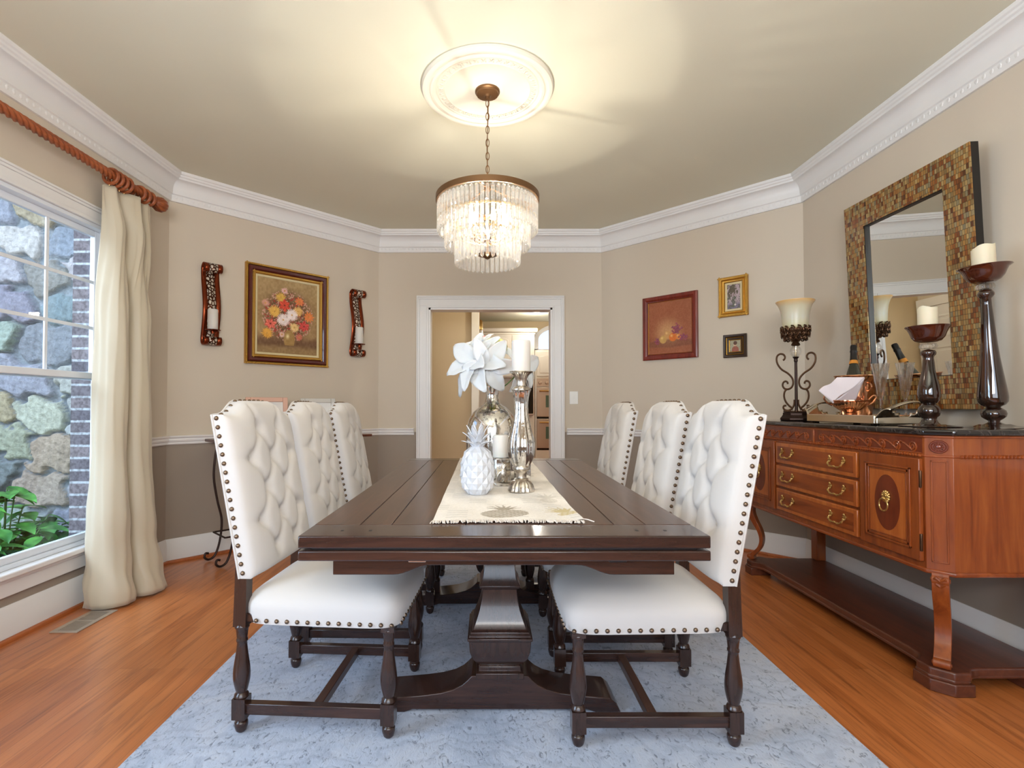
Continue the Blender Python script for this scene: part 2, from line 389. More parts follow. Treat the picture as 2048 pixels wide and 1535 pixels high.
def arc(cx, cy, r0, r1, a0, a1, n):
    return [(cx+(r0+(r1-r0)*i/(n-1))*math.cos(a0+(a1-a0)*i/(n-1)), cy+(r0+(r1-r0)*i/(n-1))*math.sin(a0+(a1-a0)*i/(n-1))) for i in range(n)]
def spline(pts, n=8):
    P = [Vector(p) for p in pts]; out = []
    for i in range(len(P)-1):
        p0 = P[max(i-1, 0)]; p1 = P[i]; p2 = P[i+1]; p3 = P[min(i+2, len(P)-1)]
        for k in range(n):
            t = k/n
            out.append(0.5*((2*p1)+(p2-p0)*t+(2*p0-5*p1+4*p2-p3)*t*t+(3*p1-p0-3*p2+p3)*t**3))
    out.append(P[-1]); return out
def setcol(o, cols):
    me = o.data; a = me.color_attributes.new('Col', 'FLOAT_COLOR', 'POINT')
    c = np.asarray(cols, dtype=np.float64)/255.0; c = np.where(c <= 0.04045, c/12.92, ((c+0.055)/1.055)**2.4)
    a.data.foreach_set('color', np.concatenate([c, np.ones((len(c), 1))], 1).astype(np.float32).ravel())

# ================================================================== ROOM
H = 2.74; BACK = -1.6
PATH = [(-2.25, BACK), (-2.25, 3.65), (-1.03, 4.90), (1.08, 4.90), (2.25, 3.68), (2.25, BACK)]
T = 0.13
struct(MB().bb(-2.6, 2.6, BACK-0.2, 4.95, -0.1, 0).build('floor', flr))
struct(MB().bb(-2.5, 2.5, BACK-0.2, 5.03, H, H+0.1).build('ceiling', ceil_m))
# left wall with window hole  (window Y 1.97..2.96, added unseen window Y -0.1..0.9)
m = MB(); W0, W1, WZ0, WZ1 = 2.00, 3.08, 0.33, 2.143
V0, V1 = -0.15, 0.93
for a, b in ((BACK, V0), (V1, W0), (W1, 3.70)): m.bb(-2.25-T, -2.25, a, b, 0, H)
for a, b in ((V0, V1), (W0, W1)): m.bb(-2.25-T, -2.25, a, b, 0, WZ0); m.bb(-2.25-T, -2.25, a, b, WZ1, H)
struct(m.build('wall_left', wall))
def wallseg(name, p, q, holes=()):
    d = Vector((q[0]-p[0], q[1]-p[1])); L = d.length; ang = math.atan2(d.y, d.x); m = MB()
    m.T = Matrix.Translation((p[0], p[1], 0)) @ Matrix.Rotation(ang, 4, 'Z')
    x = 0
    for (a, b, z0, z1) in holes:
        m.bb(x, a, 0, T, 0, H); m.bb(a, b, 0, T, z1, H)
        if z0 > 0: m.bb(a, b, 0, T, 0, z0)
        x = b
    m.bb(x, L, 0, T, 0, H)
    return struct(m.build(name, wall))
wallseg('wall_left_diagonal', PATH[1], PATH[2])
DX0, DX1, DZ = -0.556, 0.612, 2.025
wallseg('wall_back', PATH[2], PATH[3], [(DX0+1.03, DX1+1.03, 0, DZ)])
wallseg('wall_right_diagonal', PATH[3], PATH[4])
wallseg('wall_right', PATH[4], PATH[5])
RX0, RX1, RZ0, RZ1 = -1.5, 1.5, 0.75, 2.3
m = MB(); m.bb(-2.38, RX0, BACK-T, BACK, 0, H).bb(RX1, 2.38, BACK-T, BACK, 0, H).bb(RX0, RX1, BACK-T, BACK, 0, RZ0).bb(RX0, RX1, BACK-T, BACK, RZ1, H)
struct(m.build('wall_rear', wall))
# mitred sweep along the room outline
def sweep(name, prof, mt, segs, path=PATH, ends=None, smooth=30):
    out = []; n = len(path)
    def nrm(i):
        d = Vector((path[i+1][0]-path[i][0], path[i+1][1]-path[i][1])); d.normalize(); return Vector((d.y, -d.x))
    for i in segs:
        a = Vector(path[i]); b = Vector(path[i+1]); n1 = nrm(i)
        ma = (n1+nrm(i-1)) if i > 0 else n1.copy(); mb = (n1+nrm(i+1)) if i < n-2 else n1.copy()
        ma = ma/ma.dot(n1); mb = mb/mb.dot(n1)
        if ends and i in ends:
            d = (b-a).normalized(); L0, L1 = ends[i]
            if L0 is not None: a = Vector(path[i])+d*L0; ma = n1
            if L1 is not None: b = Vector(path[i])+d*L1; mb = n1
        vs = [(a.x+ma.x*o, a.y+ma.y*o, z) for o, z in prof]+[(b.x+mb.x*o, b.y+mb.y*o, z) for o, z in prof]
        k = len(prof); fs = [(j, (j+1) % k, k+(j+1) % k, k+j) for j in range(k)]+[tuple(range(k)), tuple(reversed(range(k, 2*k)))]
        out.append(struct(MB().add(vs, fs).build(name, mt, smooth=smooth)))
    return out
crown = [(0, 2.548), (0.014, 2.548), (0.018, 2.556), (0.020, 2.562), (0.020, 2.592), (0.028, 2.598), (0.030, 2.612)]
crown += [(0.030+0.050*(1-math.cos(t)), 2.612+0.075*math.sin(t)) for t in [PI/2*i/8 for i in range(1, 9)]]
crown += [(0.088, 2.689), (0.090, 2.700), (0.098, 2.706), (0.100, 2.716), (0.108, 2.722), (0.110, H), (0, H)]
sweep('trim_1', crown, white, [0, 1, 2, 3, 4])
# egg-and-leaf band under the crown
def crown_band(i):
    a = Vector(PATH[i]); b = Vector(PATH[i+1]); d = (b-a); L = d.length; d.normalize(); n = Vector((d.y, -d.x)); m = MB(); k = int(L/0.036)
    ang = math.atan2(d.y, d.x)
    for j in range(1, k):
        p = a+d*(L*j/k)+n*0.0175
        if i in (0, 4) and p.y < 1.2: continue
        m.T = Matrix.Translation((p.x, p.y, 2.577)) @ Matrix.Rotation(ang, 4, 'Z')
        m.lathe([(0.001, -0.013), (0.008, -0.009), (0.011, 0.002), (0.008, 0.010), (0.001, 0.013)], 7, cap=False, M=Matrix.Diagonal((1, 0.55, 1, 1)))
    struct(m.build('trim_2', white))
for i in range(5): crown_band(i)
basep = [(0, 0), (0.016, 0), (0.016, 0.128), (0.013, 0.134), (0.013, 0.146), (0.008, 0.155), (0.005, 0.166), (0, 0.166)]
sides = ['left', 'left_diagonal', 'back', 'right_diagonal', 'right']
cut = {2: (None, DX0-0.115+1.03)}
for i in (0, 1, 3, 4): sweep('baseboard_'+sides[i], basep, white, [i])
sweep('baseboard_back', basep, white, [2], ends={2: (None, DX0-0.115+1.03)})
sweep('baseboard_back', basep, white, [2], ends={2: (DX1+0.115+1.03, None)})
shoe = [(0.016, 0.0), (0.034, 0.0), (0.034, 0.008), (0.030, 0.016), (0.023, 0.020), (0.016, 0.020)]
sweep('trim_3', shoe, shoe_m, [0, 1, 3, 4])
rail = [(0, 0.826), (0.012, 0.826), (0.016, 0.834), (0.014, 0.842), (0.022, 0.848), (0.026, 0.860), (0.024, 0.868), (0.034, 0.880), (0.034, 0.888), (0, 0.888)]
sweep('trim_4', rail, white, [1, 3])
sweep('trim_4', rail, white, [0], ends={0: (4.72, None)})
sweep('trim_4', rail, white, [4])
sweep('trim_4', rail, white, [2], ends={2: (None, DX0-0.135+1.03)})
sweep('trim_4', rail, white, [2], ends={2: (DX1+0.135+1.03, None)})
# door opening casing (both faces) and jamb
def casing(x0, x1, zt, y, wd=0.112, sgn=-1, th=0.02, z0=0.0, rec=None):
    m = MB()
    def strip(a, b, t_): m.bb(x0-b, x0-a, y, y+sgn*t_, z0, zt+a); m.bb(x1+a, x1+b, y, y+sgn*t_, z0, zt+a); m.bb(x0-b, x1+b, y, y+sgn*t_, zt+a, zt+b)
    strip(0.0, 0.018, th*0.7); strip(0.018, wd-0.03, th*0.55); strip(wd-0.03, wd-0.012, th*0.85); strip(wd-0.012, wd, th*1.25)
    return m
m = casing(DX0, DX1, DZ, 4.90)
struct(m.build('trim_5', white, bev=0.002))
m = MB().bb(DX0-0.001, DX0+0.018, 4.895, 5.035, 0, DZ).bb(DX1-0.018, DX1+0.001, 4.895, 5.035, 0, DZ).bb(DX0, DX1, 4.895, 5.035, DZ-0.018, DZ)
struct(m.build('trim_6', white))

# ------------------------------------------------------------------ windows in the left wall (Y is the long way)
def window(name, y0, y1, cols=3, rows=3):
    W = sthing(name, (-2.25, 0, 0))
    m = MB(); X = 0.0; z0, z1 = WZ0, WZ1; cw = 0.092
    def ring(a, b, x0, x1, zb=z0):
        m.bb(x0, x1, y0-b, y0-a, zb, z1+a); m.bb(x0, x1, y1+a, y1+b, zb, z1+a); m.bb(x0, x1, y0-b, y1+b, z1+a, z1+b)
    ring(0, 0.02, 0, 0.016); ring(0.02, 0.066, 0, 0.012); ring(0.066, 0.08, 0, 0.020); ring(0.08, cw, 0, 0.028)
    m.build('window_casing', white, W, bev=0.002)
    MB().bb(-0.02, 0.055, y0-0.11, y1+0.11, z0-0.028, z0).build('window_sill', white, W, bev=0.006)
    m = MB().bb(0, 0.018, y0-0.09, y1+0.09, z0-0.118, z0-0.028).bb(0, 0.026, y0-0.09, y1+0.09, z0-0.05, z0-0.028).build('window_apron', white, W, bev=0.003)
    m = MB(); f = 0.022
    q = -0.085; m.bb(q, 0, y0, y0+f, z0, z1); m.bb(q, 0, y1-f, y1, z0, z1); m.bb(q, 0, y0+f, y1-f, z1-f, z1); m.bb(-T, 0, y0+f, y1-f, z0, z0+f)
    m.build('window_frame', vinyl, W, bev=0.002)
    ya, yb = y0+f, y1-f; zm = 1.267; s = 0.036
    def sash(nm, x0, x1, za, zb, muntin):
        m = MB(); m.bb(x0, x1, ya, ya+s, za, zb); m.bb(x0, x1, yb-s, yb, za, zb); m.bb(x0, x1, ya+s, yb-s, za, za+s*(1.0)); m.bb(x0, x1, ya+s, yb-s, zb-s, zb)
        o = m.build(nm, vinyl, W, bev=0.004)
        xc = (x0+x1)/2
        MB().bb(xc-0.002, xc+0.002, ya+s, yb-s, za+s, zb-s).build('pane', pane_m, o)
        if muntin:
            m = MB(); gy0, gy1, gz0, gz1 = ya+s, yb-s, za+s, zb-s
            for i in range(1, cols): y = gy0+(gy1-gy0)*i/cols; m.bb(xc+0.003, xc+0.011, y-0.009, y+0.009, gz0, gz1)
            for i in range(1, rows): z = gz0+(gz1-gz0)*i/rows; m.bb(xc+0.003, xc+0.0105, gy0, gy1, z-0.009, z+0.009)
            m.build('grille', vinyl, o)
    sash('upper_sash', -0.075, -0.045, zm-0.02, z1-f, True)
    sash('lower_sash', -0.043, -0.013, z0+f, zm+0.022, False)
    return W
window('window_1', W0, W1)
window('added_window_2', V0, V1)  # out of view, added to bring more light in from the left
# unseen rear window, added behind the camera to let light in
W = sthing('added_window_3', (0, BACK, 0)); m = MB()
for i in range(4): x = RX0+(RX1-RX0)*i/3; m.bb(x-0.03, x+0.03, -0.1, -0.03, RZ0, RZ1)
m.bb(RX0, RX1, -0.1, -0.03, RZ0, RZ0+0.05).bb(RX0, RX1, -0.1, -0.03, RZ1-0.05, RZ1); m.build('window_frame', vinyl, W)
MB().bb(RX0, RX1, -0.068, -0.064, RZ0+0.05, RZ1-0.05).build('pane', pane_m, W)

# ------------------------------------------------------------------ outside the left window
MB().bb(-9, -2.38, -3, 3.72, -0.35, -0.15).build('ground', soil)['kind'] = 'structure'
m = MB().bb(-2.465, -2.337, 3.077, 3.72, -0.15, 3.4); struct(m.build('wall_outside_brick', brick))
def stonewall():
    rs = np.random.RandomState(5); x0, x1, z0, z1 = -6.2, -2.40, -0.2, 3.6
    nx, nz = 330, 330
    cx, cz = 0.40, 0.25
    pts = []
    for j in range(-1, int((z1-z0)/cz)+2):
        for i in range(-1, int((x1-x0)/cx)+2):
            pts.append((x0+(i+0.5*(j % 2)+rs.uniform(-.27, .27))*cx, z0+(j+rs.uniform(-.3, .3))*cz))
    P = np.array(pts); n = len(P); sc_ = rs.uniform(0.85, 1.2, n)
    pal = np.array([(178, 178, 170), (150, 156, 158), (186, 176, 150), (164, 170, 168), (196, 192, 180), (176, 160, 132), (142, 148, 146), (180, 182, 178)])
    col = pal[rs.randint(0, len(pal), n)]+rs.uniform(-10, 10, (n, 3)); dep = rs.uniform(0.03, 0.07, n)
    X, Z = np.meshgrid(np.linspace(x0, x1, nx), np.linspace(z0, z1, nz)); q = np.stack([X.ravel(), Z.ravel()], 1)
    wob = 0.02*np.sin(q[:, 1]*31+np.sin(q[:, 0]*17)*2)+0.012*np.sin(q[:, 0]*57+q[:, 1]*23)
    wob2 = 0.02*np.sin(q[:, 0]*29+np.sin(q[:, 1]*21)*2)+0.01*np.sin(q[:, 1]*63)
    qq = q+np.stack([wob, wob2], 1)
    d1 = np.full(len(q), 9.); d2 = np.full(len(q), 9.); idx = np.zeros(len(q), int)
    for k in range(n):
        d = (np.abs(qq[:, 0]-P[k, 0])/cx)**5+(np.abs(qq[:, 1]-P[k, 1])/cz)**5; d = d**(1/5)*sc_[k]
        m1 = d < d1; d2 = np.where(m1, d1, np.minimum(d2, d)); idx = np.where(m1, k, idx); d1 = np.where(m1, d, d1)
    e = np.clip((d2-d1-0.05)/0.11, 0, 1); e = e*e*(3-2*e)
    rough = 0.004*np.sin(q[:, 0]*83+q[:, 1]*41)*np.sin(q[:, 1]*71-q[:, 0]*37)+0.008*np.sin(q[:, 0]*15+idx)*np.cos(q[:, 1]*19+idx)
    hgt = e*(dep[idx]+rough)
    c = np.where(e[:, None] > 0.35, col[idx], np.array([[150, 156, 160]]))
    vs = [(a, -h, b) for (a, b), h in zip(q, hgt)]
    fs = [(j*nx+i, j*nx+i+1, (j+1)*nx+i+1, (j+1)*nx+i) for j in range(nz-1) for i in range(nx-1)]
    mb = MB(); mb.v = vs; mb.f = fs; o = mb.build('wall_outside_stone', stone_m, smooth=180); o.location = (0, 3.78, 0); setcol(o, np.clip(c, 0, 255)); struct(o)
    struct(MB().bb(x0, x1, 3.781, 3.95, z0, z1).build('wall_outside_backing', soil))
stonewall()
def plant(loc, n, seed, label, spread=0.36, hh=0.5):
    rnd = random.Random(seed); t_ = thing('garden_plant', label, 'plant', loc, group='leafy plants outside the window')
    st = MB(); lf = MB()
    for k in range(n):
        a = rnd.uniform(0, 2*PI); r = spread*math.sqrt(rnd.random()); h = hh*rnd.uniform(0.45, 1.05)*(1-0.45*r/spread)
        tip = Vector((r*math.cos(a), r*math.sin(a), h)); st.tube(spline([(0.3*r*math.cos(a), 0.3*r*math.sin(a), 0), (0.5*tip.x, 0.5*tip.y, h*0.6), tip], 4), 0.004, 5)
        for q in range(4):
            L = rnd.uniform(0.11, 0.17); Wd = L*0.33; az = a+q*PI/2+rnd.uniform(-.4, .4); pit = rnd.uniform(-0.35, 0.35)
            M = Matrix.Translation(tip-Vector((0, 0, 0.03*q*0.5))) @ Matrix.Rotation(az, 4, 'Z') @ Matrix.Rotation(pit, 4, 'Y')
            def fn(u, v, L=L, Wd=Wd, M=M):
                x = v*L; wd = Wd*(math.sin(PI*min(1, v*0.97+0.02)**0.8))*(u-0.5)*2
                return M @ Vector((x, wd, -0.9*v*v*L*0.45+abs(u-0.5)*0.05*L*2))
            lf.grid(fn, 5, 7)
    st.build('stem', stemm, t_); lf.build('foliage', leafm, t_, smooth=60)
plant((-2.98, 3.22, -0.15), 58, 1, 'tall bright green leafy plant outside the window, against the stone', 0.30, 0.84)
plant((-2.80, 2.98, -0.15), 44, 2, 'low dark green leafy plant outside, just under the window corner', 0.22, 0.66)
plant((-3.0, 2.62, -0.15), 34, 3, 'low broad leafy plant outside, close below the window glass', 0.26, 0.55)

# ------------------------------------------------------------------ hall and kitchen behind the opening
struct(MB().bb(-1.4, 3.2, 4.95, 10.3, -0.1, 0).build('floor_hall', flr))
struct(MB().bb(-1.4, 3.2, 5.03, 10.3, H, H+0.1).build('ceiling_kitchen', ceil_m))
struct(MB().bb(-0.98, -0.19, 6.20, 6.32, 0, H).build('wall_hall', beige))
struct(MB().bb(-0.19, -0.10, 6.14, 6.36, 0, H).build('trim_7', white_mat, bev=0.004))
struct(MB().bb(-0.98, -0.85, 5.03, 6.20, 0, H).build('wall_hall_left', wall))
struct(MB().bb(-1.4, -1.3, 6.32, 10.2, 0, H).build('wall_kitchen_left', beige))
struct(MB().bb(3.1, 3.2, 5.03, 10.2, 0, H).build('wall_kitchen_right', beige))
struct(MB().bb(1.08, 3.2, 5.03, 5.13, 0, H).build('wall_kitchen_front', beige))
# kitchen back wall with arched window
m = MB(); KY = 10.1; ax, aw, az0, az1 = 1.42, 0.46, 2.17, 2.38
arcp = [(ax+aw*math.cos(t), az1+0.26*math.sin(t)) for t in [PI*i/20 for i in range(21)]]
m.bb(-1.4, ax-aw, KY, KY+0.1, 0, H).bb(ax+aw, 3.2, KY, KY+0.1, 0, H).bb(ax-aw, ax+aw, KY, KY+0.1, 0, az0)
m.prism([(ax+aw, az1)]+arcp[1:-1]+[(ax-aw, az1), (ax-aw, H), (ax+aw, H)], KY, KY+0.1)
struct(m.build('wall_kitchen_back', beige))
W = sthing('window_4', (0, KY, 0)); m = MB()
outer = [(ax+(aw+0.05)*math.cos(t), az1+0.31*math.sin(t)) for t in [PI*i/20 for i in range(21)]]; inner = [(ax+(aw-0.03)*math.cos(t), az1+0.23*math.sin(t)) for t in [PI*i/20 for i in range(21)]]
m.prism([(ax+aw+0.05, az0-0.04)]+outer+[(ax-aw-0.05, az0-0.04)]+[(ax-aw+0.03, az0+0.03)]+inner[::-1]+[(ax+aw-0.03, az0+0.03)], -0.03, 0.05)
m.bb(ax-aw-0.05, ax+aw+0.05, -0.03, 0.05, az0-0.05, az0+0.03); m.build('window_frame', white, W)
MB().prism([(ax+aw-0.03, az0)]+inner+[(ax-aw+0.03, az0)], 0.0, 0.004).build('pane', pane_m, W)
# six panel door in the hall, seen in the mirror
D = sthing('door_1', (-0.85, 0, 0)); m = MB().bb(0.0, 0.03, 5.30, 6.08, 0, 2.02)
dd = m.build('door_panel', white, D, bev=0.002); m = MB()
for (ya, yb) in ((5.38, 5.65), (5.73, 6.00)):
    for za, zb in ((0.15, 0.72), (0.86, 1.55), (1.66, 1.90)):
        m.bb(0.03, 0.036, ya, yb, za, za+0.02).bb(0.03, 0.036, ya, yb, zb-0.02, zb).bb(0.03, 0.036, ya, ya+0.02, za, zb).bb(0.03, 0.036, yb-0.02, yb, za, zb).bb(0.03, 0.034, ya+0.05, yb-0.05, za+0.05, zb-0.05)
m.build('panel_moulding', white, dd, bev=0.002)
m = MB().bb(0, 0.045, 5.20, 5.30, 0, 2.12).bb(0, 0.045, 6.08, 6.18, 0, 2.12).bb(0, 0.045, 5.30, 6.08, 2.02, 2.12); m.build('door_casing', white, D, bev=0.003)
MB().ball((0.08, 5.37, 0.95), 0.028).build('door_knob', brass, D)
# tall kitchen cabinet with upper doors, and oven tower
K = thing('tall_kitchen_cabinet', 'white kitchen cabinet with arched panel doors seen through the doorway', 'cabinet', (0, 9.5, 0))
MB().bb(-0.3, 0.86, 0, 0.55, 1.62, 2.44).bb(-0.3, 0.86, 0.3, 0.55, 0.92, 1.62).bb(0.74, 0.86, 0, 0.3, 0, 1.62).build('body', white_mat, K)
MB().bb(-0.34, 0.92, -0.05, 0.55, 2.44, 2.52).bb(-0.32, 0.88, -0.02, 0.55, 2.40, 2.44).build('cornice', white_mat, K, bev=0.02)
def archdoor(par, x0, x1, z0, z1, y=0.0):
    d = MB().bb(x0, x1, y-0.025, y, z0, z1).build('door', white_mat, par, bev=0.004)
    b = 0.055; n = 12; top = [((x0+b)+(x1-x0-2*b)*i/n, z1-b-0.04+0.04*math.sin(PI*i/n)) for i in range(n+1)]
    MB().prism([(x0+b, z0+b), (x1-b, z0+b)]+top[::-1], y-0.034, y-0.025).build('raised_panel', white_mat, d, bev=0.008)
archdoor(K, -0.28, 0.13, 1.64, 2.39); archdoor(K, 0.14, 0.44, 1.64, 2.39); archdoor(K, 0.45, 0.84, 1.64, 2.39)
MB().bb(-0.3, 0.74, -0.04, 0.3, 0.88, 0.92).build('countertop', marb, K)
MB().bb(-0.3, 0.74, 0.0, 0.3, 0.1, 0.88).build('base_unit', white_mat, K)
F = thing('built_in_appliance', 'dark brown-black appliance front to the left of the wall ovens', 'appliance', (0.62, 9.34, 0))
MB().bb(0, 0.22, 0, 0.15, 0.94, 1.58).build('body', steel, F); MB().bb(0.02, 0.20, -0.012, 0, 0.96, 1.52).build('glass_front', blackg, F)
O = thing('double_wall_oven_tower', 'white oven cabinet with two stacked steel wall ovens, through the doorway', 'oven', (0, 9.5, 0))
MB().bb(0.87, 1.74, 0, 0.58, 0, 2.12).build('body', white_mat, O)
archdoor(O, 0.90, 1.70, 1.64, 2.09)
MB().bb(0.90, 1.66, -0.02, 0, 1.45, 1.60).build('control_panel', steel, O)
for x in (0.96, 1.08): MB().lathe([(0.03, 0), (0.026, 0.03), (0.02, 0.032)], 16, (x, -0.02, 1.52), M=Matrix.Rotation(PI/2, 4, 'X')).build('knob', steel, O)
MB().bb(1.14, 1.40, -0.026, -0.02, 1.475, 1.56).build('display', blackg, O)
for z0, z1 in ((0.90, 1.43), (0.33, 0.86)):
    d = MB().bb(0.90, 1.66, -0.03, 0, z0, z1).build('oven_door', steel, O, bev=0.005)
    MB().bb(1.06, 1.50, -0.034, -0.03, z0+0.17, z1-0.14).build('oven_window', tealg, d)
    MB().tube([(0.94, -0.075, z1-0.06), (1.62, -0.075, z1-0.06)], 0.014).bb(0.95, 0.97, -0.07, -0.03, z1-0.07, z1-0.05).bb(1.59, 1.61, -0.07, -0.03, z1-0.07, z1-0.05).build('handle', brass, d)
    MB().bb(0.90, 1.66, -0.008, 0.0, z0-0.035, z0-0.002).build('vent_gap', blackg, O)
P = thing('pendant_light', 'small brass kitchen pendant with clear glass shade above the white flowers', 'pendant light', (-0.115, 7.5, 2.74))
MB().tube([(0, 0, 0), (0, 0, -0.40)], 0.006).build('cord', brass, P)
MB().lathe([(0.03, -0.40), (0.045, -0.42), (0.045, -0.54), (0.03, -0.545)], 20).build('socket_cover', brass, P)
MB().lathe([(0.042, -0.545), (0.05, -0.60), (0.062, -0.68), (0.065, -0.70)], 20, cap=False).build('glass_shade', flute_m, P)
R_ = thing('recessed_ceiling_light', 'round recessed ceiling light glowing in the kitchen ceiling', 'ceiling light', (0.86, 9.1, H))
MB().lathe([(0.10, -0.001), (0.10, -0.010), (0.078, -0.012), (0.078, -0.002)], 32, cap=False).build('trim_ring', white, R_)
MB().lathe([(0.001, -0.006), (0.078, -0.006), (0.078, -0.003), (0.001, -0.003)], 32, cap=False).build('lens', can_m, R_)
point('kitchen_light', (0.86, 9.1, 2.5), 12, (1.0, 0.93, 0.84), 0.08)
point('kitchen_light_behind_wall', (2.0, 7.6, 2.45), 26, (1.0, 0.92, 0.80), 0.08)
point('hall_light', (0.5, 5.6, 2.55), 19, (1.0, 0.93, 0.80), 0.08)

# ================================================================== RUG
m = MB().bb(-1.115, 1.21, 0.55, 3.95, 0.001, 0.012); tag(m.build('area_rug', rug_m, bev=0.004), 'pale blue-grey distressed area rug lying under the table and chairs', 'rug')
FZ = 0.012
# ================================================================== TABLE
TX = 0.044
TB = thing('dining_table', 'long dark espresso wooden trestle dining table with a double-layer top', 'table', (TX, 0, FZ), rz=0.0)
TZ = 0.76-FZ; Y0, Y1 = 1.365, 3.38
m = MB(); hw = 0.54; bx = [-hw, -0.408, -0.318, -0.106, 0.106, 0.318, 0.408, hw]; gp = 0.0012
for a, b in zip(bx[:-1], bx[1:]): m.bb(a+gp, b-gp, Y0+0.133, Y1-0.133, TZ-0.033, TZ)
m.build('tabletop', esp, TB, bev=0.0015)
MB().bb(-hw, hw, Y0, Y0+0.131, TZ-0.033, TZ).build('breadboard_end', espx, TB, bev=0.004)
MB().bb(-hw, hw, Y1-0.131, Y1, TZ-0.033, TZ).build('breadboard_end', espx, TB, bev=0.004)
m = MB()
for sx_ in (-1, 1):
    for x in (0.363, 0.44): m.bb(sx_*x-0.004, sx_*x+0.004, Y0+0.055, Y0+0.067, TZ, TZ+0.0004)
m.build('wood_plug', black, TB)
MB().bb(-hw, hw, Y0, Y1, TZ-0.066, TZ-0.039).build('extension_leaf', espx, TB, bev=0.004)
MB().bb(-hw+0.03, hw-0.03, Y0+0.02, Y1-0.02, TZ-0.039, TZ-0.033).build('spacer', black, TB)
zb, zt = 0.64-FZ, TZ-0.066
curve = [(-0.30+0.10*t, zb+0.026*(0.5-0.5*math.cos(PI*t))) for t in [i/8 for i in range(9)]]
ap = [(-0.465, zt), (-0.465, zb)]+curve+[(-p, q) for p, q in curve[::-1]]+[(0.465, zb), (0.465, zt)]
for y in (Y0+0.06, Y1-0.085): MB().prism(ap, y, y+0.025).build('apron', espx, TB, bev=0.002)
for x in (-0.465, 0.44): MB().bb(x, x+0.025, Y0+0.085, Y1-0.085, zb+0.02, zt).build('apron', esp, TB, bev=0.002)
for x, mt in ((-0.235, silver), (0.31, black)): MB().bb(x-0.024, x+0.024, Y0+0.052, Y0+0.061, zt-0.018, zt-0.006).build('latch', mt, TB, bev=0.002)
def pedestal(y):
    urn = [(0.085, 0.120), (0.085, 0.140), (0.074, 0.144), (0.074, 0.160), (0.068, 0.164), (0.082, 0.176), (0.097, 0.196), (0.106, 0.225), (0.109, 0.262), (0.114, 0.266), (0.114, 0.274), (0.108, 0.276), (0.108, 0.284), (0.103, 0.286), (0.103, 0.293), (0.098, 0.295),
           (0.094, 0.300), (0.082, 0.330), (0.072, 0.360), (0.064, 0.395), (0.061, 0.428), (0.070, 0.434), (0.074, 0.442), (0.070, 0.448), (0.066, 0.456), (0.060, 0.466), (0.052, 0.540), (0.048, zt+0.002)]
    q = MB().lathe(urn, sq=True, c=(0, y, 0)).build('pedestal', espz, TB, bev=0.002)
    pr = [(0.10, 0.128), (0.115, 0.112), (0.135, 0.095), (0.165, 0.080), (0.21, 0.068), (0.27, 0.060), (0.34, 0.054), (0.39, 0.050), (0.415, 0.030), (0.43, 0.0)]
    poly = [(-a, b) for a, b in pr[::-1]]+pr+[(0.34, 0.0), (0.31, 0.010), (-0.31, 0.010), (-0.34, 0.0)]
    MB().prism(poly, y-0.075, y+0.075).build('foot', espx, TB, bev=0.003)
    MB().bb(-0.25, 0.25, y-0.05, y+0.05, zt-0.03, zt).build('top_block', espx, TB, bev=0.004)
pedestal(1.945); pedestal(2.93)
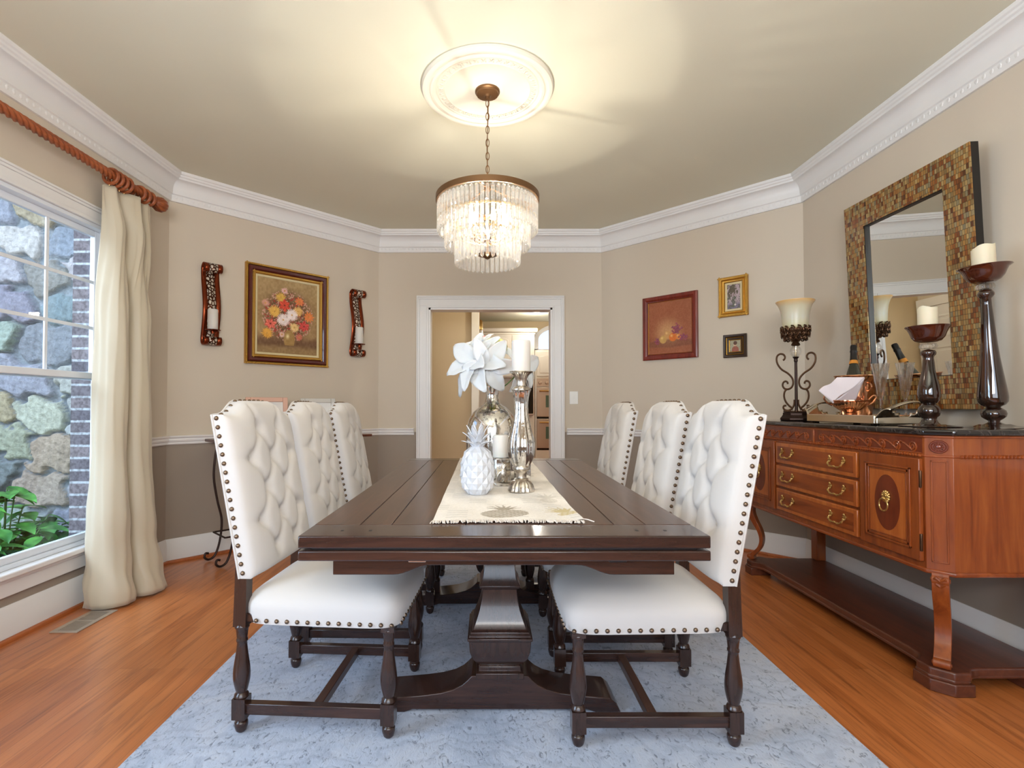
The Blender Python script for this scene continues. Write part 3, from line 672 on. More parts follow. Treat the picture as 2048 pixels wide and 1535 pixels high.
# ================================================================== CHAIRS
def chair_back_x(z): return -0.245-0.105*(z-0.52)/0.56
def make_chair(label):
    t = thing('dining_chair', label, 'chair', (0, 0, FZ), group='cream tufted dining chairs')
    SZ = 0.376-FZ
    # seat
    def seat(u, v):
        a = u*2*PI; ca, sa = math.cos(a), math.sin(a); e = 0.28
        X = 0.262*math.copysign(abs(ca)**e, ca); Y = 0.245*math.copysign(abs(sa)**e, sa)*(1+0.03*(X/0.26))
        return X, Y
    def sf(u, v):
        X, Y = seat(u, v)
        if v < 0.35: k = v/0.35; return (0.026+X*1.045*(0.985+0.02*math.sin(k*PI/2)), Y*(0.985+0.02*math.sin(k*PI/2)), SZ+0.052*k)
        k = (v-0.35)/0.65; r = math.cos(k*PI/2)**0.55 if k < 1 else 0.0
        return (0.026+X*1.045*r*1.005, Y*r*1.005, SZ+0.052+0.074*math.sin(k*PI/2)**1.0)
    m = MB().grid(sf, 56, 16, True); m.f.append(tuple(range(56)))
    s = m.build('seat', fab, t, smooth=60)
    ms = [MB(), MB(), MB()]
    for k in range(1, 15):
        x = -0.235+k*0.0335
        for q_, sg in ((ms[0], -1), (ms[1], 1)): q_.nail((0.026+x*1.05, sg*(0.2435*(1+0.03*x/0.26)), SZ+0.013), (0, sg, 0), 0.0078)
    for k in range(15): ms[2].nail((0.2965, -0.225+k*0.0321, SZ+0.013), (1, 0, 0), 0.0078)
    for q_ in ms: q_.build('nailhead_trim', nail_m, s)
    # seat frame under the cushion
    MB().bb(-0.235, 0.272, -0.225, 0.225, SZ+0.001, SZ+0.03).build('seat_frame', espz, t, bev=0.003)
    # backrest
    zb = 0.525-FZ; zs = 1.07-FZ; HW = 0.236
    def ztop(u):
        a = abs(u); k = min(1, max(0, (0.86-a)/0.5)); return zs+0.048*(k*k*(3-2*k))
    btn = []
    for r in range(5):
        z = zs-0.050-r*0.106
        for y in ((-0.146, 0, 0.146) if r % 2 else (-0.073, 0.073)): btn.append((y, z))
    rows = {}
    for y, z in btn: rows.setdefault(round(z, 4), []).append(y)
    lines = []
    for (y, z) in btn:
        for (y2, z2) in btn:
            if abs(z2-(z-0.106)) < 1e-3 and abs(abs(y-y2)-0.073) < 1e-3: lines.append((y, z, y2, z2))
    for (y, z) in btn:
        if abs(y) > 0.1: lines.append((y, z, math.copysign(HW, y), z+0.004))
        elif z > zs-0.1: lines.append((y, z, y*1.4, zs+0.05))
    def depth(y, z):
        d = 0.0
        for (a, b) in btn: d += 0.022*math.exp(-((y-a)**2+(z-b)**2)/(2*0.019**2))
        c = 0.0
        for (a, b, a2, b2) in lines:
            vx, vz = a2-a, b2-b; L2 = vx*vx+vz*vz; k = max(0, min(1, ((y-a)*vx+(z-b)*vz)/L2)); q = (y-a-k*vx)**2+(z-b-k*vz)**2
            wv_ = 0.0095 if abs(vz) > 0.02 or abs(a) < 0.1 else 0.006*(1-0.6*k)
            c = max(c, wv_*math.exp(-q/(2*0.0095**2)))
        return d+c
    NU, NV = 61, 76
    def fr(u, v):
        uu = u*2-1; y = HW*uu; z = zb+v*(ztop(uu)-zb)
        e = (1-abs(uu)**5)**0.5*(1-abs(2*v-1)**12)**0.5
        x = chair_back_x(z+FZ)+0.040+0.040*e
        if abs(uu) < 0.999 and 0.001 < v < 0.999: x -= depth(y, z)*min(1, e*1.6)
        return (x, y, z)
    def bk(u, v):
        uu = u*2-1; z = zb+v*(ztop(uu)-zb); return (chair_back_x(z+FZ), HW*uu, z)
    m = MB().grid(fr, NU, NV).grid(bk, NU, NV); o = NU*NV; N = NU*NV
    for j in range(NV-1):
        m.f.append((j*NU, (j+1)*NU, o+(j+1)*NU, o+j*NU)); m.f.append((j*NU+NU-1, (j+1)*NU+NU-1, o+(j+1)*NU+NU-1, o+j*NU+NU-1))
    for i in range(NU-1):
        m.f.append((i, i+1, o+i+1, o+i)); k = (NV-1)*NU; m.f.append((k+i, k+i+1, o+k+i+1, o+k+i))
    b = m.build('backrest', fab, t, smooth=65)
    ms = [MB(), MB(), MB()]
    for k in range(18):
        z = zb+0.018+k*(zs-zb-0.03)/17
        for q_, sg in ((ms[0], -1), (ms[1], 1)): q_.nail((chair_back_x(z+FZ)+0.015, sg*HW, z), (0, sg, 0), 0.0082)
    for k in range(1, 14):
        uu = -1+2*k/14; ms[2].nail((chair_back_x(ztop(uu)+FZ)+0.014, uu*HW, ztop(uu)), (0, 0, 1), 0.0076)
    for q_ in ms: q_.build('nailhead_trim', nail_m, b)
    m = MB()   # piping at the rear edge
    pts = [(chair_back_x(zb+FZ), -HW, zb)]+[(chair_back_x(zb+(zs-zb)*k/6+FZ), -HW, zb+(zs-zb)*k/6) for k in range(1, 7)]
    pts += [(chair_back_x(ztop(u)+FZ), HW*u, ztop(u)) for u in [-0.95+1.9*k/20 for k in range(21)]]
    pts += [(chair_back_x(zb+(zs-zb)*k/6+FZ), HW, zb+(zs-zb)*k/6) for k in range(6, -1, -1)]
    m.tube(pts, 0.004, 6); m.build('piping', fab, b)
    for (y, z) in btn:
        x = chair_back_x(z+FZ)+0.040+0.040-0.024-0.010
        MB().lathe([(0.011, 0), (0.010, 0.004), (0.006, 0.007), (0.001, 0.008)], 10, (x, y, z), M=Matrix.Rotation(PI/2, 4, 'Y')).build('button', fab, b)
    # legs
    turned = [(0.011, 0.0), (0.017, 0.006), (0.0215, 0.022), (0.021, 0.034), (0.016, 0.040), (0.022, 0.044), (0.022, 0.048)]
    upper = [(0.020, 0.114), (0.024, 0.118), (0.022, 0.126), (0.017, 0.132), (0.0215, 0.148), (0.0265, 0.172), (0.0275, 0.195), (0.025, 0.222), (0.020, 0.255), (0.0165, 0.285), (0.016, 0.296), (0.0185, 0.300), (0.0185, 0.306), (0.0165, 0.310), (0.0185, 0.330), (0.0205, 0.342), (0.0235, 0.346), (0.0235, 0.352), (0.021, 0.355), (0.021, SZ-0.004)]
    upper = upper[:3]+[(p.x, p.y) for p in spline([(a, b, 0) for a, b in upper[3:10]], 4)]+upper[10:]
    turned = [(0.011, 0.0)]+[(p.x, p.y) for p in spline([(a, b, 0) for a, b in turned[1:6]], 3)]+turned[6:]
    for sx_ in (-1, 1):
        for sy in (-1, 1):
            x, y = sx_*0.25+0.004, sy*0.214
            m = MB().lathe(turned, 18, (x, y, 0)).box((x, y, 0.081), (0.045, 0.045, 0.068)).lathe(upper, 18, (x, y, 0))
            if sx_ > 0: m.box((x, y, SZ-0.008), (0.044, 0.044, 0.016))
            else:
                z0, z1 = 0.352, 0.60
                vs = []
                for z in (z0, z1):
                    xx = x if z == z0 else chair_back_x(z+FZ)+0.022
                    for dx, dy in ((-.0215, -.02), (.0215, -.02), (.0215, .02), (-.0215, .02)): vs.append((xx+dx*(1 if z == z0 else 0.9), y+dy, z))
                m.add(vs, [(0, 1, 2, 3), (4, 5, 6, 7), (0, 1, 5, 4), (1, 2, 6, 5), (2, 3, 7, 6), (3, 0, 4, 7)])
            m.build('leg', espz, t, smooth=45)
    for sy in (-1, 1): MB().bb(-0.225, 0.235, sy*0.214-0.014, sy*0.214+0.014, 0.062, 0.098).build('stretcher', espx, t, bev=0.002)
    MB().bb(-0.005, 0.025, -0.2, 0.2, 0.064, 0.094).build('stretcher', esp, t, bev=0.002)
    return t
c0 = make_chair('cream tufted nailhead chair on the window side of the table, nearest the camera')
c0.location = (-0.566, 1.963, FZ); c0.rotation_euler = (0, 0, math.radians(-3.5))
dup(c0, (-0.560, 2.545, FZ), math.radians(-1), 'cream tufted nailhead chair in the middle on the window side of the table')
dup(c0, (-0.545, 3.135, FZ), math.radians(1), 'cream tufted nailhead chair farthest from the camera on the window side')
dup(c0, (0.545, 1.905, FZ), PI, 'cream tufted nailhead chair on the sideboard side of the table, nearest the camera')
dup(c0, (0.540, 2.500, FZ), PI, 'cream tufted nailhead chair in the middle on the sideboard side of the table')
dup(c0, (0.490, 3.135, FZ), PI, 'cream tufted nailhead chair farthest from the camera on the sideboard side')

# ================================================================== RUNNER
def runner():
    x0, x1, y0, y1 = -0.160, 0.280, 1.515, 3.34; nx, ny = 110, 440
    rs = np.random.RandomState(3)
    X, Y = np.meshgrid(np.linspace(x0, x1, nx), np.linspace(y0, y1, ny)); x = X.ravel(); y = Y.ravel()
    c = np.tile(np.array([232., 224., 214.]), (len(x), 1)); c += rs.uniform(-6, 6, (len(x), 1))
    zg = np.abs(((x*28+0.5*np.abs(((y*14) % 1)-0.5)*2) % 1)-0.5) < 0.09
    faint = (np.sin(y*190) > 0.4) & (((np.floor(x*16)+np.floor(y*9)) % 3) == 0)
    c[faint] = c[faint]*0.93
    def pine(cx, cy, sx_, sy_, dark, rz=0.0):
        dx, dy = x-cx, y-cy
        dx, dy = dx*math.cos(rz)+dy*math.sin(rz), -dx*math.sin(rz)+dy*math.cos(rz)
        b = (dx/sx_)**2+(dy/sy_)**2 < 1
        sc_ = (np.abs(((dx+dy)*42 % 1)-0.5) < 0.2) | (np.abs(((dx-dy)*42 % 1)-0.5) < 0.2)
        c[b & sc_] = dark; c[b & ~sc_] = np.array(dark)*0.45+np.array((232, 224, 214))*0.55
        for k in range(-3, 4):
            a = k*0.33; L = 0.085*(1-0.06*abs(k)); ux, uy = math.sin(a), math.cos(a); px_, py_ = dx, dy-sy_*0.95
            t_ = px_*ux+py_*uy; q = np.abs(px_*uy-py_*ux)
            c[(t_ > 0) & (t_ < L) & (q < 0.008*(1-t_/L)+0.001)] = dark
    pine(0.055, 1.615, 0.075, 0.058, (162, 150, 132))
    pine(0.26, 1.63, 0.05, 0.02, (202, 184, 140), 0.6)
    for cy, cx in ((1.85, 0.22), (2.1, -0.06), (2.5, 0.2), (2.9, 0.0)): pine(cx, cy, 0.03, 0.045, (204, 196, 184))
    m = MB(); zf = 0.7625
    lift = 0.002*np.sin(x*31+np.sin(y*7)*2)*np.sin(y*13)+0.0026+0.006*np.exp(-((x-x1)**2)/0.0006)*np.exp(-((y-y0)**2)/0.01)
    skew = (y-y0)*-0.008
    m.v = [(a+s, b+0.012*math.sin((a-x0)*7), zf+max(0.0005, l)) for a, b, l, s in zip(x, y, lift, skew)]
    m.f = [(j*nx+i, j*nx+i+1, (j+1)*nx+i+1, (j+1)*nx+i) for j in range(ny-1) for i in range(nx-1)]
    o = m.build('table_runner', runm, smooth=180); setcol(o, np.clip(c, 0, 255))
    tag(o, 'cream woven table runner with a gold pineapple, lying along the dark table', 'table runner')
    m = MB(); rnd = random.Random(2)
    for k in range(190):
        xx = x0+(x1-x0)*k/189+rnd.uniform(-.001, .001); yb = y0+0.012*math.sin((xx-x0)*7); L = rnd.uniform(0.008, 0.02); dx = rnd.uniform(-.006, .006)
        m.tube([(xx, yb+0.004, zf+0.004), (xx+dx*0.5, yb-L*0.5, zf+0.004), (xx+dx, yb-L, zf+0.001)], 0.0016, 4)
    m.tube([(x1-0.004, y0+0.02, zf+0.006), (x1+0.012, y0+0.008, zf+0.006), (x1+0.03, y0+0.002, zf+0.001)], 0.0018, 4)
    f = m.build('fringe', fringe_m, o); f['kind'] = 'stuff'
runner()
RZ_ = 0.7665
# ================================================================== TABLE CENTREPIECES
# white pineapple
t = thing('ceramic_pineapple', 'glossy white faceted ceramic pineapple on the runner', 'pineapple ornament', (-0.038, 1.985, RZ_))
vs = []; fs = []; R_N = 10; rings = 9
def rad(k): z = k; return 0.0605*max(0.0, 1-abs((z-0.45)/0.565)**2.4)**0.5
for j in range(rings):
    k = j/(rings-1); r = rad(k*0.98+0.01)+(0.0015 if j % 1 == 0 else 0)
    if j == 0: r = 0.040
    for i in range(R_N):
        a = 2*PI*(i+0.5*(j % 2))/R_N; vs.append((r*math.cos(a), r*math.sin(a), 0.182*k))
# diamonds: 4 vertices with raised centre
nb = len(vs)
for j in range(1, rings-1):
    for i in range(R_N):
        a = 2*PI*(i+0.5*((j+1) % 2))/R_N; r = rad(j/(rings-1)*0.98+0.01)+0.0075; cidx = len(vs)
        vs.append((r*math.cos(a), r*math.sin(a), 0.182*j/(rings-1)))
        o_ = 0 if (j % 2) == 1 else 0
        if j % 2: l, rr = (j*R_N+(i-1) % R_N), (j*R_N+i)
        else: l, rr = (j*R_N+i), (j*R_N+(i+1) % R_N)
        up, dn = (j+1)*R_N+i, (j-1)*R_N+i
        fs += [(l, dn, cidx), (dn, rr, cidx), (rr, up, cidx), (up, l, cidx)]
# only keep every other row of diamonds: rows share edges, drop duplicates
m = MB().add(vs, fs)
m.lathe([(max(0.008, rad(k/24*0.98+0.01)-0.003) if k else 0.036, 0.184*k/24) for k in range(25)], 28)
m.build('body', cer, t, smooth=12)
m = MB()
for ringi, (n, L, tilt, z) in enumerate(((8, 0.055, 0.95, 0.172), (7, 0.065, 0.62, 0.182), (6, 0.075, 0.34, 0.190), (4, 0.075, 0.12, 0.196))):
    for i in range(n):
        a = 2*PI*(i+0.5*ringi)/n
        def fn(u, v, a=a, L=L, tilt=tilt, z=z):
            wv_ = 0.019*(1-v)**0.6*(u-0.5)*2; rr = 0.010+L*math.sin(tilt*(0.6+0.7*v))*v; zz = z+L*math.cos(tilt*(0.5+0.6*v))*v
            q = 0.004*(1-(2*u-1)**2)*(1-v); return ((rr+q)*math.cos(a)-wv_*math.sin(a), (rr+q)*math.sin(a)+wv_*math.cos(a), zz)
        m.grid(fn, 5, 6)
m.lathe([(0.022, 0.165), (0.016, 0.18), (0.012, 0.22), (0.002, 0.235)], 12)
m.build('leaf_crown', cer, t, smooth=60, solid=0.003)
# tall mercury candlestick + candle
t = thing('mercury_glass_candlestick', 'tall fluted silver mercury glass candlestick on the runner', 'candlestick', (0.132, 2.04, RZ_))
k_ = 0.000519
def pr(lst): return [(r*k_, (1245-y)*k_) for r, y in lst]
MB().lathe(pr([(90, 1245), (96, 1243), (98, 1232), (92, 1218), (84, 1190), (62, 1165)]), 72, flute=18, fdep=0.05).lathe(pr([(60, 1166), (52, 1158), (54, 1150), (40, 1142), (38, 1110), (46, 1092), (54, 1082)]), 32).build('base', antsil, t, smooth=50)
MB().lathe(pr([(56, 1088), (66, 1080), (68, 1068), (64, 1058), (60, 1050)]), 32).build('ring', antsil, t)
MB().lathe(pr([(58, 1056), (74, 1030), (92, 985), (100, 930), (100, 890), (94, 850), (80, 800), (64, 730), (53, 660), (50, 600), (54, 550), (62, 505), (70, 485)]), 120, flute=10, fdep=0.045).build('glass_body', merc, t, smooth=50)
MB().lathe(pr([(68, 492), (75, 484), (75, 476), (62, 468), (58, 462), (38, 452), (36, 430), (38, 412), (40, 404)]), 32).build('collar', antsil, t)
MB().lathe(pr([(38, 410), (46, 390), (58, 370), (76, 354), (86, 350)]), 96, flute=24, fdep=0.04).lathe(pr([(84, 352), (90, 348), (88, 343), (60, 341), (0.5, 341)]), 40, cap=False).build('candle_cup', antsil, t)
t2 = thing('pillar_candle', 'white pillar candle on top of the tall mercury glass candlestick', 'candle', (0.132, 2.04, RZ_+(1245-341)*k_))
MB().lathe([(0.0355, 0), (0.037, 0.002), (0.037, 0.112), (0.036, 0.119), (0.0345, 0.120), (0.031, 0.112), (0.02, 0.106), (0.001, 0.105)], 32).build('wax', wax, t2, smooth=50)
MB().tube([(0, 0, 0.104), (0.001, 0, 0.114)], 0.0012, 5).build('wick', black, t2)
# big mercury glass jug
t = thing('mercury_glass_jug', 'large round mercury glass jug vase holding the white flowers, on the runner', 'vase', (0.022, 2.42, RZ_))
jp = [(0.10, 0), (0.113, 0.006), (0.118, 0.03), (0.120, 0.10), (0.121, 0.19), (0.118, 0.235), (0.108, 0.272), (0.090, 0.302), (0.066, 0.324), (0.044, 0.338), (0.035, 0.350), (0.030, 0.368), (0.029, 0.385), (0.033, 0.405), (0.040, 0.418), (0.041, 0.424), (0.037, 0.424), (0.030, 0.410), (0.026, 0.385), (0.026, 0.37)]
MB().lathe(jp, 56, cap=False).lathe([(0.1, 0), (0.001, 0)], 56, cap=False).build('body', merc, t, smooth=60)
# square mirrored candle holder + candle (two of them)
def votive(loc, label, h):
    t = thing('mirrored_candle_holder', label, 'candle holder', loc, rz=0.15); s = 0.031
    MB().bb(-s, s, -s, s, 0, h).build('block', merc, t, bev=0.002)
    m = MB()
    for z in (0.003, h-0.003): m.bb(-s-0.002, s+0.002, -s-0.002, s+0.002, z-0.003, z+0.003)
    m.build('edging', antsil, t)
    m = MB().ball((0, -s-0.0005, h*0.42), 0.018, sc=(0.75, 0.12, 1.25))
    for k in range(-2, 3): m.tube([(0, -s-0.001, h*0.62), (k*0.006, -s-0.001, h*0.82-abs(k)*0.003)], 0.0015, 4)
    m.build('pineapple_motif', antsil, t)
votive((0.062, 2.20, RZ_), 'small mirrored glass cube candle holder behind the white pineapple', 0.115)
votive((0.152, 2.28, RZ_), 'mirrored glass cube holder half hidden behind the tall candlestick', 0.115)
for (x, y, lb) in ((0.040, 2.20, ''),):
    o = MB().lathe([(0.033, 0), (0.034, 0.002), (0.034, 0.09), (0.030, 0.094), (0.001, 0.09)], 28, (0, 0, 0)).build('pillar_candle', wax, smooth=50)
    tag(o, 'short ivory candle standing on the mirrored cube behind the white pineapple', 'candle', loc=(0.056, 2.20, RZ_+0.1165))
# flowers
def petal(m, M, L, W, curl, ruf=0.0, ph=0.0, fold=0.25):
    def fn(u, v):
        q = (u-0.5)*2; wd = W*0.5*(math.sin(PI*min(1, (v*0.93+0.035)))**0.75)*(1-0.25*v)
        z = curl*L*(v**1.7)+abs(q)*fold*wd + ruf*math.sin(v*17+ph+q*2)*abs(q)
        return M @ Vector((L*v*(1-0.18*abs(curl)*v), wd*q, z))
    m.grid(fn, 9, 12)
def flower(name, label, cat, c, axis, n, L, W, open_, mtl, group=None, second=True, seed=0, stem_to=(0.022, 2.42, RZ_+0.39)):
    rnd = random.Random(seed); t = thing(name, label, cat, c, group=group)
    q = Vector(axis).normalized().to_track_quat('Z', 'Y').to_matrix().to_4x4()
    for layer in range(2 if second else 1):
        for i in range(n):
            a = 2*PI*(i+0.5*layer)/n+rnd.uniform(-.15, .15); m = MB()
            M = q @ Matrix.Rotation(a, 4, 'Z') @ Matrix.Translation((0.006, 0, 0.004*layer)) @ Matrix.Rotation(-(PI/2-open_*(1-0.35*layer)+rnd.uniform(-.12, .12)), 4, 'Y')
            petal(m, M, L*rnd.uniform(0.85, 1.12)*(1-0.2*layer), W*rnd.uniform(.85, 1.1), -0.5+rnd.uniform(-.15, .15), 0.003, rnd.uniform(0, 6))
            m.build('petal', mtl, t, smooth=80, solid=0.0012)
    cc = Vector(stem_to)-Vector(c); m = MB().tube(spline([(0, 0, 0), tuple(cc*0.5-Vector((0, 0, 0.015))), tuple(cc)], 6), 0.003, 6); m.build('stem', stemm, t)
    return t, q
G = 'white silk flowers in the jug'
f1, q = flower('silk_flower', 'big white silk lily leaning left out of the jug', 'flower', (-0.055, 2.36, 1.30), (-0.55, -0.55, 0.35), 6, 0.165, 0.098, 1.35, petal_m, G, seed=3)
f2, q = flower('silk_flower', 'white silk bloom with hanging petals just above the jug mouth', 'flower', (0.0, 2.31, 1.275), (-0.1, -0.9, -0.15), 6, 0.125, 0.088, 1.30, petal_m, G, False, seed=11)
f3, q = flower('silk_flower', 'white silk bloom behind the tall candle, on the right of the jug', 'flower', (0.16, 2.44, 1.275), (0.65, -0.4, 0.15), 6, 0.135, 0.085, 1.35, petal_m, G, seed=5)
f4, q = flower('silk_flower', 'pink-edged silk bloom at the top left of the flower bunch', 'flower', (-0.03, 2.44, 1.375), (-0.3, -0.5, 0.8), 5, 0.085, 0.045, 0.8, petal_m, G, seed=8)
m = MB()
for i in range(5): petal(m, q @ Matrix.Rotation(2*PI*i/5+0.5, 4, 'Z') @ Matrix.Rotation(-(PI/2-0.9), 4, 'Y'), 0.085, 0.02, -0.5)
m.build('inner_petal', petal_p, f4, smooth=80, solid=0.001)
h = thing('silk_flower', 'pale green pompom blossom between the lilies and the tall candle', 'flower', (0.032, 2.42, 1.372), group=G)
rnd = random.Random(4); m = MB()
for i in range(190):
    a = rnd.uniform(0, 2*PI); b = math.acos(rnd.uniform(-0.5, 1)); d = Vector((math.sin(b)*math.cos(a), math.sin(b)*math.sin(a), math.cos(b)*0.75)); p = d*0.062
    M = Matrix.Translation(p) @ d.to_track_quat('Z', 'Y').to_matrix().to_4x4()
    m.grid(lambda u, v, M=M: M @ Vector(((u-.5)*0.018, (v-.5)*0.018, -((u-.5)**2+(v-.5)**2)*0.02)), 3, 3)
m.ball((0, 0, 0), 0.055, sc=(1, 1, 0.75)); m.build('blossom', petal_y, h, smooth=80)
MB().tube([(0, 0, -0.03), (-0.010, 0, -0.215)], 0.003, 6).build('stem', stemm, h)
m = MB(); petal(m, Matrix.Rotation(2.4, 4, 'Z') @ Matrix.Rotation(0.5, 4, 'Y'), 0.13, 0.05, -0.3); m.build('leaf', leafm, h, smooth=80, solid=0.001)
m = MB(); petal(m, Matrix.Translation((-0.02, -0.02, -0.02)) @ Matrix.Rotation(-1.7, 4, 'Z') @ Matrix.Rotation(0.9, 4, 'Y'), 0.11, 0.045, -0.2); m.build('leaf', leafm, h, smooth=80, solid=0.001)

# ================================================================== CHANDELIER AND MEDALLION
md = thing('ceiling_medallion', 'round white plaster ceiling medallion above the chandelier', 'ceiling medallion', (0, 2.66, H))
MB().lathe([(0.338, -0.0), (0.340, -0.012), (0.334, -0.022), (0.322, -0.026), (0.312, -0.024), (0.306, -0.018), (0.300, -0.018), (0.294, -0.024), (0.282, -0.025), (0.276, -0.016), (0.268, -0.012), (0.262, -0.016), (0.258, -0.016), (0.254, -0.011), (0.226, -0.011), (0.220, -0.015), (0.214, -0.010), (0.10, -0.006), (0.085, -0.010), (0.08, -0.012), (0.001, -0.012)], 96, cap=False).build('disc', plaster, md, smooth=40)
m = MB()
for i in range(40):
    a = 2*PI*i/40
    for s_ in (-1, 1):
        c = (0.240, 0, -0.0125); M = Matrix.Rotation(a+s_*0.03, 4, 'Z')
        p0 = M @ Vector((0.228, 0, -0.012)); p1 = M @ Vector((0.240, s_*0.007, -0.015)); p2 = M @ Vector((0.252, s_*0.002, -0.012))
        m.tube([p0, p1, p2], [0.002, 0.0045, 0.002], 5)
m.build('leaf_ring', plaster, md)
CH = thing('crystal_chandelier', 'three-tier round crystal prism chandelier with bronze top ring, hanging by a chain', 'chandelier', (0, 2.66, 0))
MB().lathe([(0.064, H-0.012), (0.064, H-0.020), (0.058, H-0.024), (0.056, H-0.032), (0.020, H-0.036), (0.012, H-0.044), (0.012, H-0.056), (0.001, H-0.058)], 36).build('canopy', cbr, CH)
m = MB(); zc = H-0.055; i = 0; zend = 2.30
while zc > zend:
    a = (i % 2)*PI/2; hh = 0.021; ww = 0.0085
    pts = [(ww*math.cos(q)*math.cos(a), ww*math.cos(q)*math.sin(a), zc-hh+hh*math.sin(q)*1.0) for q in [2*PI*k/14 for k in range(14)]]
    m.tube(pts, 0.0022, 6, closed=True); zc -= 0.0345; i += 1
m.build('chain', cbr, CH)
zr = zc-0.002
m = MB().tube([(0.014*math.cos(q), 0, zr+0.018*math.sin(q)-0.01) for q in [2*PI*k/20 for k in range(20)]], 0.0028, 6, closed=True).build('loop', cbr, CH)
m = MB().tube([(0.003, 0.003, H-0.05), (0.004, -0.003, 2.6), (-0.003, 0.003, 2.45), (0, 0, 2.25)], 0.0022, 6).build('cord', cbr, CH)
ZT = 2.175
MB().lathe([(0.262, ZT-0.028), (0.266, ZT-0.026), (0.266, ZT), (0.262, ZT+0.002), (0.254, ZT+0.002), (0.254, ZT-0.028), (0.262, ZT-0.028)], 96, cap=False).build('top_ring', cbr, CH)
m = MB()
for k in range(3):
    a = k*PI*2/3+0.3; m.tube([(0, 0, ZT+0.052), (0.10*math.cos(a), 0.10*math.sin(a), ZT+0.02), (0.256*math.cos(a), 0.256*math.sin(a), ZT-0.012)], 0.004, 6)
m.lathe([(0.012, ZT+0.03), (0.018, ZT+0.05), (0.010, ZT+0.07), (0.006, zr-0.02)], 16); m.tube([(0, 0, ZT+0.05), (0, 0, 1.875)], 0.007, 8)
for k in range(5):
    a = k*PI*2/5; m.tube(spline([(0, 0, 1.955), (0.05*math.cos(a), 0.05*math.sin(a), 1.945), (0.095*math.cos(a), 0.095*math.sin(a), 1.975)], 5), 0.004, 6)
    m.lathe([(0.006, 1.972), (0.016, 1.978), (0.010, 1.984), (0.010, 2.02), (0.001, 2.02)], 12, (0.095*math.cos(a), 0.095*math.sin(a), 0))
m.build('frame', cbr, CH)
for (r, z) in ((0.214, 2.068), (0.160, 1.978)):
    m = MB().lathe([(r+0.003, z-0.004), (r+0.003, z+0.004), (r-0.003, z+0.004), (r-0.003, z-0.004), (r+0.003, z-0.004)], 72, cap=False)
    for k in range(3):
        a = k*PI*2/3+0.9; m.tube([(r*math.cos(a), r*math.sin(a), z), (r*math.cos(a)*1.0, r*math.sin(a)*1.0, z+0.1)], 0.0015, 4); m.tube([(0, 0, z), (r*math.cos(a), r*math.sin(a), z)], 0.002, 5)
    m.build('tier_ring', brass, CH)
MB().lathe([(0.002, 1.852), (0.012, 1.856), (0.022, 1.866), (0.05, 1.872), (0.052, 1.877), (0.006, 1.880), (0.004, 1.884)], 32).build('bottom_finial', cbr, CH)
prisms = []
for r, z, L, n in ((0.250, 2.144, 0.160, 62), (0.212, 2.062, 0.158, 50), (0.160, 1.974, 0.154, 38)):
    for i in range(n): prisms.append((r, z, L, 2*PI*(i+0.5)/n))
prisms.sort(key=lambda p: p[0]*math.sin(p[3]))
def prism_mesh(L, mb):
    return mb.lathe([(0.002, 0), (0.0105, -0.008), (0.0105, -L+0.010), (0.001, -L)], 6)
pm = {}
for idx, (r, z, L, a) in enumerate(prisms[:100]):
    if L not in pm:
        o = prism_mesh(L, MB()).build('crystal_prism', crystal, CH, smooth=5); pm[L] = o
    else: o = pm[L].copy(); C.objects.link(o); o.parent = CH
    o.location = (r*math.cos(a), r*math.sin(a), z); o.rotation_euler = (0, 0, a)
m = MB()
for (r, z, L, a) in prisms[100:]:
    m.T = Matrix.Translation((r*math.cos(a), r*math.sin(a), z)) @ Matrix.Rotation(a, 4, 'Z'); prism_mesh(L, m)
m.T = Matrix.Identity(4); o = m.build('crystal_prism', crystal, CH, smooth=5); o['kind'] = 'stuff'
for k in range(5):
    a = k*PI*2/5; x, y = 0.095*math.cos(a), 0.095*math.sin(a)
    MB().lathe([(0.008, 2.02), (0.014, 2.035), (0.013, 2.05), (0.006, 2.075), (0.001, 2.085)], 12, (x, y, 0)).build('bulb', bulb_m, CH)
    point('chandelier_bulb_light', (x*1.0, 2.66+y*1.0, 2.105), 1.9, (1.0, 0.93, 0.80), 0.006)
point('chandelier_centre_light', (0.03, 2.64, 2.0), 14, (1.0, 0.93, 0.80), 0.009)

# ================================================================== SIDEBOARD (local: X into the room is -, Y along)
SB = thing('sideboard', 'long cherry wood sideboard with black marble top against the right wall', 'sideboard', (0, 0, 0))
XF, XB, YN, YF = 1.728, 2.215, 2.0, 3.51; ZB, ZTp = 0.448, 0.982; YC = (YN+YF)/2
def outline(g=0.0, cut=0.060): # plan outline with canted front corners, grown by g
    return [(XF-g, YN+cut-g*0.4), (XF-g, YF-cut+g*0.4), (XF+cut-g*0.4, YF+g), (XB, YF+g), (XB, YN-g), (XF+cut-g*0.4, YN-g)]
bd = MB().prism(outline(), ZB, ZTp, 'Z').build('body', cherryz, SB, bev=0.001)
MB().prism(outline(0.008), ZB-0.004, ZB+0.014, 'Z').build('base_moulding', cherry, SB, bev=0.006)
m = MB().prism(outline(0.007), 0.974, 0.984, 'Z').prism(outline(0.004), 0.898, 0.908, 'Z').build('cornice_moulding', cherry, SB, bev=0.003)
MB().prism(outline(0.020), 0.984, 1.008, 'Z').build('marble_top', marb, SB, bev=0.008, seg=3)
